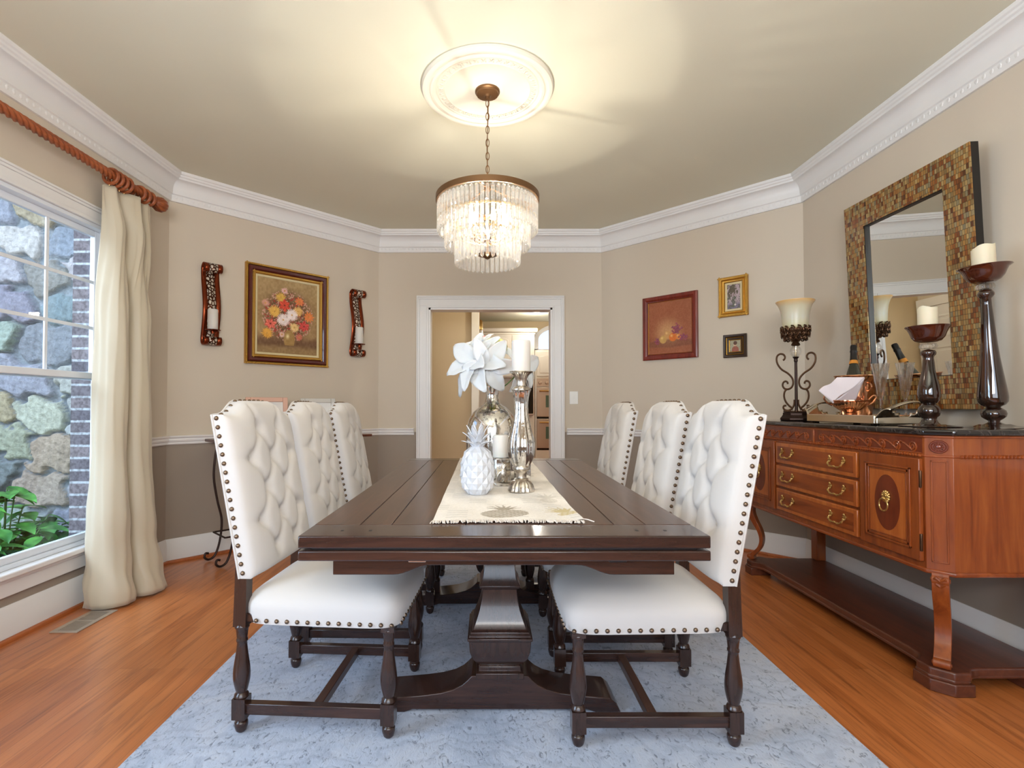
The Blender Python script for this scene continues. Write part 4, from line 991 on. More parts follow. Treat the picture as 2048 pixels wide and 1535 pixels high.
# rope moulding
def rope(p, q, mb, r=0.0085):
    P = Vector(p); Q = Vector(q); L = (Q-P).length; n = int(L/0.014); d = (Q-P)/n
    for i in range(n):
        c = P+d*(i+0.5); ax_ = d.normalized(); M = ax_.to_track_quat('Z', 'Y').to_matrix().to_4x4() @ Matrix.Rotation(0.7, 4, 'X')
        mb.lathe([(0.001, -0.006), (r*0.9, -0.003), (r, 0), (r*0.9, 0.003), (0.001, 0.006)], 7, tuple(c), M=M)
m = MB(); z = 0.903
rope((XF-0.005, YN+0.07, z), (XF-0.005, YF-0.07, z), m); m.build('rope_moulding', cherry, SB); m = MB(); rope((XF+0.08, YN-0.005, z), (XB-0.02, YN-0.005, z), m)
m.build('rope_moulding', cherry, SB)
# wave scroll frieze
for sgn, ya, yb in ((-1, YC-0.02, YN+0.075), (1, YC+0.02, YF-0.075)):
    n = 8; L = abs(yb-ya); m = MB()
    for i in range(n):
        yc = ya+sgn*L*(i+0.5)/n; zc_ = 0.936
        pts = [(XF-0.001, yc-sgn*(x_), zc_+y_) for x_, y_ in arc(0, 0, 0.003, 0.022, 0.0, 3.5*PI, 22)]
        pts += [(XF-0.001, yc+sgn*L/n*q, zc_+0.020-0.048*q**1.6+0.012*q) for q in (0.25, 0.5, 0.75, 1.0)] if i < n-1 else []
        m.tube(pts, [0.0042]*len(pts), 6)
    m.tube([(XF-0.001, ya, 0.912), (XF-0.001, yb, 0.912)], 0.003, 6); m.build('carved_wave_frieze', cherry, SB)
MB().bb(XF-0.006, XF, YC-0.006, YC+0.006, 0.905, 0.976).build('frieze_divider', cherryz, SB, bev=0.002)
MB().bb(XF-0.0008, XF, YN+0.07, YF-0.07, 0.911, 0.972).build('frieze_panel', cherry_d, SB)
# canted corner trim, oval rosette and panel
for sgn, yn in ((1, YN), (-1, YF)):
    M = Matrix.Translation((XF+0.030, yn+sgn*0.030, 0)) @ Matrix.Rotation(PI/4*sgn, 4, 'Z')
    m = MB(); m.T = M
    Mr = Matrix.Rotation(-PI/2, 4, 'Y')
    m.lathe([(0.024, 0.0), (0.026, 0.004), (0.024, 0.007), (0.020, 0.007), (0.018, 0.004), (0.008, 0.004), (0.006, 0.008), (0.001, 0.009)], 28, (0, 0, 0.940), M=Mr @ Matrix.Diagonal((1, 1.15, 1, 1)))
    for k in range(10): a = 2*PI*k/10; m.ball((-0.005, 0.0135*math.cos(a), 0.940+0.013*math.sin(a)), 0.0032, 6, 5)
    m.build('rosette', cherry_d, SB)
    m = MB(); m.T = M
    for (a, b, c_, d_) in ((-0.026, 0.026, 0.49, 0.496), (-0.026, 0.026, 0.880, 0.886), (-0.026, -0.020, 0.49, 0.886), (0.020, 0.026, 0.49, 0.886)): m.bb(-0.004, 0.001, a, b, c_, d_)
    m.build('corner_panel_moulding', cherryz, SB, bev=0.001)
# drawers
def bail(par, y, z, w_=0.05):
    m = MB()
    for s_ in (-1, 1):
        c = (XF-0.022, y+s_*w_, z); m.ball(c, 0.010, 10, 6, (0.5, 1, 1.15)); m.ball((XF-0.026, y+s_*w_, z+0.014), 0.006, 8, 5); m.ball((XF-0.026, y+s_*w_, z-0.012), 0.005, 8, 5)
        for k in range(6): a = 2*PI*k/6; m.ball((XF-0.025, y+s_*w_+0.009*math.cos(a), z+0.010*math.sin(a)), 0.0035, 6, 4)
    pts = spline([(XF-0.028, y-w_, z-0.006), (XF-0.036, y-w_*0.98, z-0.022), (XF-0.038, y-w_*0.55, z-0.034), (XF-0.038, y, z-0.032), (XF-0.038, y+w_*0.55, z-0.034), (XF-0.036, y+w_*0.98, z-0.022), (XF-0.028, y+w_, z-0.006)], 5)
    m.tube(pts, [0.0046+0.0014*math.sin(i*1.3) for i in range(len(pts))], 8)
    m.ball((XF-0.039, y, z-0.032), 0.007, 8, 6, (0.7, 1.3, 0.8))
    m.build('bail_handle', brass, par)
DY0, DY1 = 2.418, 3.092
for z0, z1 in ((0.765, 0.884), (0.630, 0.752), (0.492, 0.617)):
    d = MB().bb(XF-0.018, XF, DY0, DY1, z0, z1).build('drawer', cherry_l, SB, bev=0.004)
    MB().bb(XF-0.0195, XF-0.017, DY0+0.020, DY1-0.020, z0+0.020, z1-0.020).build('drawer_panel', cherry, d)
    for y in (2.545, 2.965): bail(d, y, (z0+z1)/2+0.012)
# doors
for s_, (a, b) in ((-1, (YN+0.068, 2.398)), (1, (3.112, YF-0.068))):
    z0, z1 = 0.486, 0.890; yc = (a+b)/2
    d = MB().bb(XF-0.018, XF, a, b, z0, z1).build('door', cherryz, SB, bev=0.003)
    m = MB(); q = 0.045
    def fr_(q, t_, h_): m.bb(XF-0.018-h_, XF-0.017, a+q, a+q+t_, z0+q, z1-q).bb(XF-0.018-h_, XF-0.017, b-q-t_, b-q, z0+q, z1-q).bb(XF-0.018-h_, XF-0.017, a+q, b-q, z0+q, z0+q+t_).bb(XF-0.018-h_, XF-0.017, a+q, b-q, z1-q-t_, z1-q)
    fr_(0.040, 0.008, 0.006); fr_(0.050, 0.010, 0.0035); fr_(0.062, 0.006, 0.002); m.build('panel_moulding', cherryz, d, bev=0.0015)
    MB().bb(XF-0.0192, XF-0.0175, a+0.066, b-0.066, z0+0.066, z1-0.066).build('veneer_panel', cherry_l, d)
    el = [(yc+0.070*math.cos(t_), (z0+z1)/2+0.118*math.sin(t_)) for t_ in [2*PI*i/48 for i in range(48)]]
    MB().prism(el, XF-0.0200, XF-0.0175, 'X').build('oval_inlay', cherry_d, d)
    m = MB(); X_ = XF-0.024; zc_ = (z0+z1)/2+0.014
    m.ball((X_, yc, zc_+0.010), 0.020, 14, 9, (0.55, 0.95, 1.1)); m.ball((X_-0.010, yc, zc_+0.002), 0.010, 10, 7, (0.8, 1, 0.8)); m.ball((X_-0.008, yc-0.009, zc_+0.016), 0.005, 8, 5); m.ball((X_-0.008, yc+0.009, zc_+0.016), 0.005, 8, 5)
    for k in range(12): t_ = 2*PI*k/12; m.ball((X_, yc+0.018*math.cos(t_), zc_+0.011+0.021*math.sin(t_)), 0.006, 7, 5)
    m.build('lion_head_mount', brass, d)
    MB().tube([(X_-0.012, yc+0.024*math.sin(t_), zc_-0.024-0.026*math.cos(t_)) for t_ in [2*PI*i/24 for i in range(24)]], 0.0034, 8, closed=True).build('ring_pull', brass, d)
    hy = a-0.002 if s_ < 0 else b+0.002
    for z in (0.56, 0.81): MB().lathe([(0.0045, -0.034), (0.0055, -0.030), (0.0055, 0.030), (0.0045, 0.034)], 10, (XF-0.014, hy, z)).build('hinge', bronze, d)
# lower shelf with concave corners and block feet
def shelf_out(g=0.0):
    x0, y0, y1 = XF+0.045-g, YN+0.025-g, YF-0.025+g; pts = []
    def corner(yc, s_):
        xx, yy = XF-0.012-g, yc
        return [(x0, yy+s_*0.20), (x0-0.006, yy+s_*0.155), (x0-0.022, yy+s_*0.130), (xx, yy+s_*0.105), (xx, yy+s_*0.045), (xx+0.055, yy-s_*0.012), (xx+0.115, yy-s_*0.012), (xx+0.145, yy+s_*0.02), (xx+0.18, yy+s_*0.028)]
    a_ = corner(YN+0.0, 1); b_ = corner(YF, -1)
    return a_[::-1][::-1][::-1]+b_+[(XB, YF-0.028), (XB, YN+0.028)]
so = shelf_out()
MB().prism(so, 0.052, 0.088, 'Z').build('lower_shelf', shelf_m, SB, bev=0.007, seg=3)
MB().prism(shelf_out(0.004), 0.046, 0.060, 'Z').build('shelf_moulding', shelf_m, SB, bev=0.004)
for yc, s_ in ((YN, 1), (YF, -1)):
    x_ = XF-0.018; MB().prism([(x_, yc+s_*0.115), (x_, yc+s_*0.035), (x_+0.055, yc-s_*0.02), (x_+0.13, yc-s_*0.02), (x_+0.13, yc+s_*0.115)], 0.0, 0.047, 'Z').build('foot', shelf_m, SB, bev=0.004)
    MB().bb(XB-0.13, XB, min(yc, yc+s_*0.11), max(yc, yc+s_*0.11), 0, 0.047).build('foot', shelf_m, SB, bev=0.004)
    MB().bb(XB-0.062, XB-0.002, min(yc+s_*0.03, yc+s_*0.09), max(yc+s_*0.03, yc+s_*0.09), 0.088, ZB).build('leg', cherryz, SB, bev=0.003)
    # cabriole scroll leg in the diagonal plane; outward direction o
    od = Vector((-1, -s_, 0)).normalized(); sd = Vector((od.y, -od.x, 0)); cen = Vector((XF+0.050, yc+s_*0.052, 0))
    path = [(0.022, ZB-0.002, 0.040), (0.030, 0.415, 0.040), (0.024, 0.380, 0.036), (0.004, 0.335, 0.030), (-0.020, 0.290, 0.026), (-0.034, 0.245, 0.023), (-0.034, 0.205, 0.021), (-0.020, 0.165, 0.021), (0.004, 0.135, 0.023), (0.022, 0.112, 0.026), (0.018, 0.089, 0.026)]
    P3 = spline([(a, b, c_) for a, b, c_ in path], 5); m = MB(); vs = []; n = len(P3); hwid = 0.026
    for i, p in enumerate(P3):
        tt = P3[min(i+1, n-1)]-P3[max(i-1, 0)]; nn = Vector((-tt.y, tt.x)).normalized(); hh_ = p.z*0.5
        for u, w_ in ((1, -1), (1, 1), (-1, 1), (-1, -1)):
            q = cen+od*(p.x-nn.x*hh_*u*-1)+sd*(w_*hwid)+Vector((0, 0, p.y+nn.y*hh_*u)); vs.append(tuple(q))
    fs = [(i*4+k, i*4+(k+1) % 4, (i+1)*4+(k+1) % 4, (i+1)*4+k) for i in range(n-1) for k in range(4)]+[(0, 1, 2, 3), tuple(range(4*n-4, 4*n))]
    m.add(vs, fs)
    for (a, z, r) in ((0.034, 0.425, 0.020), (0.036, 0.106, 0.017)):   # scroll volutes
        M = sd.to_track_quat('Z', 'Y').to_matrix().to_4x4()
        m.lathe([(r*0.4, -0.030), (r*0.45, -0.027), (r, -0.026), (r, 0.026), (r*0.45, 0.027), (r*0.4, 0.030)], 20, tuple(cen+od*a+Vector((0, 0, z))), M=M)
    lg = m.build('leg', cherryz, SB, bev=0.003, smooth=45)
    m = MB()   # acanthus carving on the knee
    for k in range(6):
        z = 0.425-k*0.024; off = 0.054-0.006*k-(0.0016*k*k)
        for w_ in (-1, 1):
            c = cen+od*off+Vector((0, 0, z)); m.tube([tuple(c), tuple(c+sd*w_*0.012+Vector((0, 0, 0.010))), tuple(c+sd*w_*0.022+Vector((0, 0, 0.004))-od*0.004)], [0.006, 0.007, 0.003], 6)
    m.build('leaf_carving', cherryz, lg)
MZ = 1.008
# ================================================================== MIRROR
MR = thing('mosaic_framed_mirror', 'large rectangular mirror in a gold-brown mosaic tile frame, on the right wall', 'mirror', (2.215, 2.68, 1.085), rot=(0, math.radians(-2.2), 0))
w2 = 0.405; hM = 1.185; fw = 0.152; th = 0.035
m = MB().bb(-th, 0, -w2, -w2+fw, 0, hM).bb(-th, 0, w2-fw, w2, 0, hM).bb(-th, 0, -w2+fw, w2-fw, 0, fw+0.01).bb(-th, 0, -w2+fw, w2-fw, hM-fw, hM)
m.build('backing_frame', black, MR)
m = MB(); e = 0.004
m.bb(-th-e, -th, -w2, -w2+fw-0.004, 0, hM).bb(-th-e, -th, w2-fw+0.004, w2, 0, hM).bb(-th-e, -th, -w2+fw-0.004, w2-fw+0.004, 0, fw+0.006).bb(-th-e, -th, -w2+fw-0.004, w2-fw+0.004, hM-fw+0.004, hM)
m.build('mosaic_facing', mos, MR)
MB().bb(-0.020, -0.016, -w2+fw, w2-fw, fw+0.01, hM-fw).build('mirror_glass', mirr, MR)

# ================================================================== LAMP
LP = thing('table_lamp', 'bronze scrollwork table lamp with upturned alabaster glass shade on the sideboard', 'lamp', (1.93, 3.25, MZ), rz=math.atan2(-1.93, 3.25))
MB().lathe([(0.105, 0), (0.110, 0.004), (0.110, 0.016), (0.100, 0.024), (0.092, 0.036), (0.092, 0.048), (0.084, 0.052), (0.082, 0.058)], 8, rot=PI/8).build('base', ironm, LP, bev=0.003, smooth=20)
m = MB()
for i in range(40):
    a = 2*PI*i/40; m.ball((0.078*math.cos(a), 0.078*math.sin(a), 0.058), 0.005, 6, 4)
m.build('beaded_edge', bronze, LP)
MB().lathe([(0.012, 0.055), (0.010, 0.062), (0.009, 0.365), (0.013, 0.37), (0.012, 0.385), (0.016, 0.39), (0.022, 0.397), (0.010, 0.400)], 16).build('rod', ironm, LP)
def scroll(sg):
    a1 = arc(0.088, 0.385, 0.016, 0.030, 1.45*PI, 3.0*PI-2.2*PI+2*PI, 14)
    top = [(0.080, 0.378), (0.070, 0.388), (0.068, 0.402), (0.078, 0.416), (0.098, 0.420), (0.116, 0.408), (0.121, 0.385), (0.114, 0.355), (0.090, 0.322), (0.050, 0.295), (0.024, 0.265), (0.018, 0.235), (0.028, 0.208), (0.050, 0.196), (0.072, 0.200), (0.084, 0.218), (0.080, 0.238), (0.066, 0.246), (0.054, 0.240), (0.052, 0.228)]
    bot = [(0.058, 0.198), (0.072, 0.180), (0.076, 0.150), (0.066, 0.118), (0.045, 0.092), (0.028, 0.078), (0.030, 0.066)]
    foot = [(0.012, 0.13), (0.014, 0.10), (0.028, 0.074), (0.050, 0.062), (0.072, 0.066), (0.082, 0.080), (0.076, 0.092), (0.062, 0.092)]
    m = MB()
    for pl in (top, bot, foot): m.tube(spline([(sg*x, 0, z) for x, z in pl], 5), 0.0062, 8)
    return m
for sg in (-1, 1): scroll(sg).build('scroll_arm', bronze, LP)
MB().ball((0, 0, 0.432), 0.037, 24, 16).build('crystal_ball', flute_m, LP)
MB().lathe([(0.008, 0.397), (0.006, 0.40), (0.006, 0.465), (0.012, 0.468)], 12).build('inner_stem', silver, LP)
m = MB().lathe([(0.022, 0.466), (0.030, 0.472), (0.026, 0.482), (0.020, 0.488), (0.036, 0.502), (0.066, 0.522), (0.085, 0.548), (0.088, 0.572), (0.080, 0.572), (0.05, 0.54), (0.001, 0.53)], 32)
m.build('bowl', bronze, LP)
m = MB(); rnd = random.Random(9)
for i in range(14):
    for (z0, r0, s_, ao) in ((0.566, 0.090, 1, 0), (0.540, 0.086, -1, 0.5), (0.514, 0.070, 1, 0)):
        a = 2*PI*(i+ao)/14
        pts = [((r0+0.003)*math.cos(a+dx/r0), (r0+0.003)*math.sin(a+dx/r0), z0+dz) for dx, dz in arc(0, 0, 0.005, 0.021, 0, s_*2.6*PI, 12)]
        m.tube(pts, 0.0048, 5)
m.build('leaf_scroll_gallery', bronze, LP)
MB().lathe([(0.06, 0.545), (0.078, 0.560), (0.083, 0.60), (0.088, 0.65), (0.095, 0.69), (0.108, 0.722), (0.124, 0.742), (0.124, 0.746), (0.120, 0.747), (0.104, 0.724), (0.090, 0.69), (0.083, 0.65), (0.078, 0.60), (0.073, 0.562)], 48, cap=False).build('glass_shade', shade_m, LP, smooth=60)

LP.scale = (0.87, 0.87, 1)
# ================================================================== TRAY AND WHAT STANDS ON IT
TR = thing('serving_tray', 'polished silver tray with tall curved end handles on the sideboard', 'tray', (1.985, 2.735, MZ), rz=math.radians(3))
MB().bb(-0.145, 0.145, -0.235, 0.235, 0.004, 0.026).build('tray_base', silver, TR, bev=0.006, seg=3)
m = MB().bb(-0.152, -0.138, -0.242, 0.242, 0.004, 0.046).bb(0.138, 0.152, -0.242, 0.242, 0.004, 0.046).bb(-0.138, 0.138, -0.242, -0.228, 0.004, 0.042).bb(-0.138, 0.138, 0.228, 0.242, 0.004, 0.042).build('rim', silver, TR, bev=0.004, seg=3)
for x in (-0.12, 0.12):
    for y in (-0.21, 0.21): MB().lathe([(0.016, 0.0), (0.018, 0.003), (0.012, 0.012)], 14, (x, y, 0)).build('foot', silver, TR)
for s_ in (-1, 1):
    def strip(u, v, s_=s_, hole=None):
        q = u*2-1; h_ = 0.028+0.085*math.sin(v*PI*0.62)**1.0*(0.55+0.45*math.cos(q*PI/2)); out = 0.235+0.07*v
        return (0.148*q*(1-0.15*v), s_*out, h_)
    m = MB(); nu, nv = 33, 12; vs = [strip(i/(nu-1), j/(nv-1)) for j in range(nv) for i in range(nu)]; fs = []
    for j in range(nv-1):
        for i in range(nu-1):
            uu = (i+0.5)/(nu-1)*2-1; vv_ = (j+0.5)/(nv-1)
            if (uu/0.52)**2+((vv_-0.42)/0.30)**2 < 1: continue
            fs.append((j*nu+i, j*nu+i+1, (j+1)*nu+i+1, (j+1)*nu+i))
    m.add(vs, fs); m.build('handle', silver, TR, solid=0.006, smooth=60)
TZ_ = MZ+0.0265
IB = thing('ice_bucket', 'shiny copper-toned ice bucket holding the bottle on the tray', 'ice bucket', (2.018, 2.845, TZ_))
MB().lathe([(0.06, 0), (0.066, 0.004), (0.070, 0.02), (0.082, 0.10), (0.092, 0.19), (0.099, 0.222), (0.104, 0.226), (0.103, 0.230), (0.096, 0.228), (0.088, 0.19), (0.078, 0.10), (0.066, 0.018), (0.001, 0.016)], 48).build('pail', copper, IB, smooth=50)
for s_ in (-1, 1): MB().tube([(0, s_*(0.088+0.026*math.sin(a)), 0.165-0.022*math.cos(a)) for a in [PI*i/12 for i in range(13)]], 0.004, 8).build('ring_handle', copper, IB)
od = Vector((0.58, 0.81, 0)).normalized()
BT = thing('champagne_bottle', 'dark champagne bottle with black foil leaning in the ice bucket', 'bottle', (2.010-0.030*od.x, 2.851-0.030*od.y, TZ_+0.030), rot=Vector((od.x*0.34, od.y*0.34, 1)).normalized().to_track_quat('Z', 'Y').to_euler())
MB().lathe([(0.032, 0), (0.040, 0.004), (0.042, 0.02), (0.042, 0.17), (0.040, 0.195), (0.032, 0.235), (0.022, 0.272), (0.017, 0.30), (0.0145, 0.33), (0.014, 0.36)], 36).build('glass', bottle_m, BT, smooth=50)
MB().lathe([(0.0185, 0.300), (0.0165, 0.325), (0.0155, 0.350), (0.0175, 0.356), (0.0175, 0.362), (0.0155, 0.366), (0.0165, 0.385), (0.014, 0.396), (0.004, 0.399)], 28).build('foil_cap', foil_m, BT)
MB().lathe([(0.0215, 0.281), (0.0188, 0.300), (0.0190, 0.302), (0.0224, 0.280)], 28, cap=False).build('neck_label', label_m, BT)
BW = thing('footed_bowl', 'fluted rose-gold footed bowl with loop handles at the front of the tray', 'bowl', (1.925, 2.765, TZ_+0.001), rz=math.atan2(-1.925, 2.765))
MB().lathe([(0.040, 0), (0.046, 0.003), (0.044, 0.010), (0.030, 0.018), (0.024, 0.026), (0.030, 0.034), (0.058, 0.046), (0.082, 0.064), (0.094, 0.082), (0.096, 0.090), (0.090, 0.093), (0.090, 0.090), (0.078, 0.068), (0.055, 0.052), (0.001, 0.044)], 120, flute=30, fdep=0.02).build('bowl', copper, BW, smooth=60)
MB().lathe([(0.091, 0.091), (0.098, 0.094), (0.098, 0.099), (0.091, 0.099), (0.089, 0.094)], 48, cap=False).build('rim', copper, BW)
for s_ in (-1, 1): MB().tube(spline([(s_*0.090, 0, 0.070), (s_*0.118, 0, 0.086), (s_*0.135, 0, 0.112), (s_*0.122, 0, 0.124), (s_*0.098, 0, 0.100)], 6), 0.005, 8).build('handle', copper, BW)
BW.scale = (0.85, 0.85, 0.95)
def flute(loc, label):
    t = thing('champagne_flute', label, 'champagne flute', loc, group='champagne flutes on the tray')
    MB().lathe([(0.032, 0), (0.034, 0.002), (0.010, 0.006), (0.005, 0.012), (0.006, 0.05), (0.010, 0.085), (0.006, 0.10), (0.010, 0.112), (0.018, 0.15), (0.030, 0.22), (0.040, 0.278), (0.0385, 0.278), (0.0285, 0.22), (0.0165, 0.155), (0.004, 0.135), (0.001, 0.134)], 32).build('glass', flute_m, t, smooth=50)
    m = MB()
    for k in range(10):
        a = 2*PI*k/10; m.tube([(0.0115*math.cos(a), 0.0115*math.sin(a), 0.112), (0.0205*math.cos(a), 0.0205*math.sin(a), 0.16), (0.026*math.cos(a), 0.026*math.sin(a), 0.195)], 0.0012, 4)
    m.build('cut_facet', flute_m, t)
flute((1.975, 2.612, TZ_), 'left one of two clear champagne flutes standing on the silver tray')
flute((2.062, 2.565, TZ_), 'right one of two clear champagne flutes, nearer the short candle holder')
# napkin in the bowl
vd = Vector((1.925, 2.765, 0)).normalized(); rt = Vector((vd.y, -vd.x, 0))
def npk(u, v):
    A = Vector((-0.155, 0.155)); B = Vector((-0.06, 0.225)); D_ = Vector((-0.085, 0.085)); E = Vector((0.075, 0.222))
    p = (A*(1-u)*(1-v)+B*u*(1-v)+D_*(1-u)*v+E*u*v)
    dep = -0.045+0.015*math.sin(u*5+v*3)+0.02*v*(1-u)
    return tuple(rt*p.x-vd*(0.03-dep*0.6)*1.0+Vector((0, 0, p.y+0.006*math.sin(u*7))))
m = MB().grid(npk, 18, 18)
def npk2(u, v):
    A = Vector((-0.085, 0.085)); B = Vector((0.075, 0.222)); D_ = Vector((-0.03, 0.06)); E = Vector((0.03, 0.10))
    p = (A*(1-u)*(1-v)+B*u*(1-v)+D_*(1-u)*v+E*u*v); return tuple(rt*p.x-vd*(0.045-0.07*v)+Vector((0, 0, p.y)))
m.grid(npk2, 12, 8)
nk = m.build('cloth_napkin', napk, smooth=80, solid=0.003); tag(nk, 'pale pink hemstitched linen napkin tucked into the rose-gold bowl', 'napkin', loc=(1.925, 2.765, TZ_+0.001)); nk.scale = (0.88, 0.88, 0.94)
# ================================================================== GLASS CANDLE HOLDERS
def holder(name_lbl, cat, loc, F, H0, prof, dish, cry, sqb, rot=None):
    t = thing('glass_candle_holder', name_lbl, cat, loc, rot=rot)
    def cv(l): return [(r*F, H0(y)-loc[2]) for r, y in l]
    MB().lathe([(sqb*1.0, 0.0), (sqb, 0.004), (sqb*0.55, 0.009), (prof[-1][0]*F, H0(prof[-1][1])-loc[2])], sq=True).build('square_base', ambg, t, bev=0.002)
    MB().lathe(cv(prof)[::-1], 40).build('stem', ambg, t, smooth=60)
    MB().lathe(cv(cry)[::-1], 40, flute=16, fdep=0.04).build('crystal_disc', flute_m, t, smooth=50)
    MB().lathe(cv(dish), 48, cap=False).build('dish', dishg, t, smooth=60)
    return t
H1 = lambda y: 1.1+(331-y/3.655)/457.5
holder('shorter brown glass candle holder with wide dish, on the sideboard before the mirror', 'candle holder', (1.93, 2.273, MZ), 0.000598*0.775, H1,
       [(8, 795), (22, 800), (50, 806), (60, 820), (58, 836), (44, 848), (40, 862), (43, 880), (50, 950), (66, 1010), (80, 1060), (88, 1110), (88, 1145), (78, 1170), (62, 1188), (50, 1194), (56, 1200), (74, 1212), (86, 1235), (88, 1258), (76, 1282), (58, 1294), (56, 1310), (66, 1330), (84, 1344)],
       [(0.5, 748), (60, 746), (100, 735), (125, 710), (140, 675), (155, 650), (175, 632), (172, 628), (150, 645), (134, 672), (119, 704), (96, 727), (55, 738), (0.5, 740)],
       [(20, 752), (60, 756), (70, 775), (60, 790), (20, 796)], 0.078)
C1 = thing('pillar_candle', 'cream pillar candle in the dish of the shorter brown glass holder', 'candle', (1.93, 2.273, H1(738)))
def candle(t, r, h, seed):
    rnd = random.Random(seed); m = MB(); n = 32; ph = rnd.uniform(0, 6)
    top = lambda a: h*(1-0.05*(1+math.sin(a*1.0+ph))-0.03*math.sin(3*a+ph))
    vs = []
    for (k, zf) in ((1, 0), (1, 0.5), (1, 1), (0.93, 1.0), (0.86, 0.93), (0.4, 0.88), (0.01, 0.88)):
        for i in range(n): a = 2*PI*i/n; vs.append((r*k*math.cos(a), r*k*math.sin(a), top(a)*zf if zf > 0.94 else (h*zf)))
    fs = [(j*n+i, j*n+(i+1) % n, (j+1)*n+(i+1) % n, (j+1)*n+i) for j in range(6) for i in range(n)]+[tuple(range(n))]
    m.add(vs, fs).build('wax', ivory, t, smooth=50); MB().tube([(0, 0, h*0.87), (0.001, 0, h*0.95)], 0.0014, 5).build('wick', black, t)
candle(C1, 0.036, 0.150, 1)
H2 = lambda y: 1.1+(331-y/3.655)/488
lean = (0, math.radians(-2.6), 0)
h2 = holder('tallest brown glass candle holder, at the near end of the sideboard', 'candle holder', (2.075, 2.13, MZ), 0.00056*0.73, H2,
       [(8, 352), (24, 358), (50, 364), (66, 385), (66, 400), (52, 414), (40, 425), (42, 470), (48, 550), (56, 650), (64, 750), (76, 860), (90, 950), (106, 1050), (116, 1110), (120, 1150), (116, 1180), (96, 1202), (66, 1215), (54, 1222), (70, 1230), (94, 1246), (102, 1268), (94, 1290), (70, 1306), (46, 1318), (44, 1328), (66, 1338), (84, 1344)],
       [(0.5, 308), (80, 306), (120, 290), (150, 262), (165, 235), (180, 210), (213, 192), (210, 188), (174, 204), (157, 232), (142, 257), (114, 281), (76, 297), (0.5, 298)],
       [(20, 312), (64, 318), (76, 336), (64, 354), (20, 360)], 0.085, rot=lean)
C2 = thing('pillar_candle', 'cream pillar candle in the dish of the tallest brown glass holder', 'candle', (2.075-(H2(297)-MZ)*math.sin(math.radians(2.6)), 2.13, MZ+(H2(297)-MZ)*math.cos(math.radians(2.6))), rot=lean)
candle(C2, 0.038, 0.15, 2)
m = MB().tube(spline([(2.05, 2.30, 0.446), (2.0, 2.32, 0.43), (1.95, 2.36, 0.425), (1.92, 2.42, 0.435), (1.92, 2.46, 0.446)], 6), 0.003, 6)
m.build('cable', black, SB)

# ================================================================== WALL ART
def on_wall(i, t0, z, off=0.0):  # point on wall segment i at fraction distance t0 (m), facing normal angle
    a = Vector(PATH[i]); b = Vector(PATH[i+1]); d = (b-a).normalized(); n = Vector((d.y, -d.x)); p = a+d*t0+n*off
    return (p.x, p.y, z), math.atan2(d.y, d.x)  # local +Y points into... (x along wall, -Y out of the wall)
def frame(name, label, cat, loc, rz, w_, h_, layers, art, artw, artf, artres=(130, 150)):
    # local: x along wall, y negative = into room, z up from bottom
    t = thing(name, label, cat, loc, rz=rz)
    x = 0.0
    for (nm, wd, th_, mt, bv) in layers:
        m = MB(); a = -w_/2+x; b = w_/2-x; c_ = x; d_ = h_-x
        pr_ = [(0, 0), (0, th_*0.8), (wd*0.25, th_), (wd*0.7, th_*0.92), (wd, th_*0.62), (wd, 0)]
        cor = [((a, c_), (1, 1)), ((b, c_), (-1, 1)), ((b, d_), (-1, -1)), ((a, d_), (1, -1))]; vs = []; n = len(pr_)
        for (px_, pz_), (sx_, sz_) in cor:
            for o_, hh_ in pr_: vs.append((px_+sx_*o_, -hh_-0.001, pz_+sz_*o_))
        fs = [(k*n+i, k*n+i+1, ((k+1) % 4)*n+i+1, ((k+1) % 4)*n+i) for k in range(4) for i in range(n-1)]
        m.add(vs, fs)
        if bv:
            step = bv
            L_ = int((b-a)/step)
            for k in range(L_+1):
                xx = a+(b-a)*k/L_
                for zz in (c_+wd*0.3, d_-wd*0.3): m.ball((xx, -th_-0.001, zz), wd*0.22, 6, 4, (1.5, 0.5, 1))
            L_ = int((d_-c_)/step)
            for k in range(L_+1):
                zz = c_+(d_-c_)*k/L_
                for xx in (a+wd*0.3, b-wd*0.3): m.ball((xx, -th_-0.001, zz), wd*0.22, 6, 4, (1, 0.5, 1.5))
        m.build(nm, mt, t, smooth=25); x += wd
    aw_, ah_ = w_-2*x, h_-2*x; nx, ny = artres
    U, V = np.meshgrid(np.linspace(0, 1, nx), np.linspace(0, 1, ny)); u = U.ravel(); v = V.ravel()
    m = MB(); m.v = [(-aw_/2+a*aw_, -0.008, x+b*ah_) for a, b in zip(u, v)]
    m.f = [(j*nx+i, j*nx+i+1, (j+1)*nx+i+1, (j+1)*nx+i) for j in range(ny-1) for i in range(nx-1)]
    o = m.build(art, artw, t, smooth=180); setcol(o, np.clip(artf(u, v), 0, 255))
    return t
def sm(e0, e1, x): k = np.clip((x-e0)/(e1-e0), 0, 1); return k*k*(3-2*k)
def mixc(c, a, col): return c*(1-a[:, None])+np.array(col, float)*a[:, None]
def vn(u, v, s, seed):
    rs = np.random.RandomState(seed); g_ = rs.rand(64, 64); x = (u*s) % 63; y = (v*s) % 63; i = x.astype(int); j = y.astype(int); fx, fy = x-i, y-j
    fx = fx*fx*(3-2*fx); fy = fy*fy*(3-2*fy)
    return (g_[j, i]*(1-fx)+g_[j, i+1]*fx)*(1-fy)+(g_[j+1, i]*(1-fx)+g_[j+1, i+1]*fx)*fy
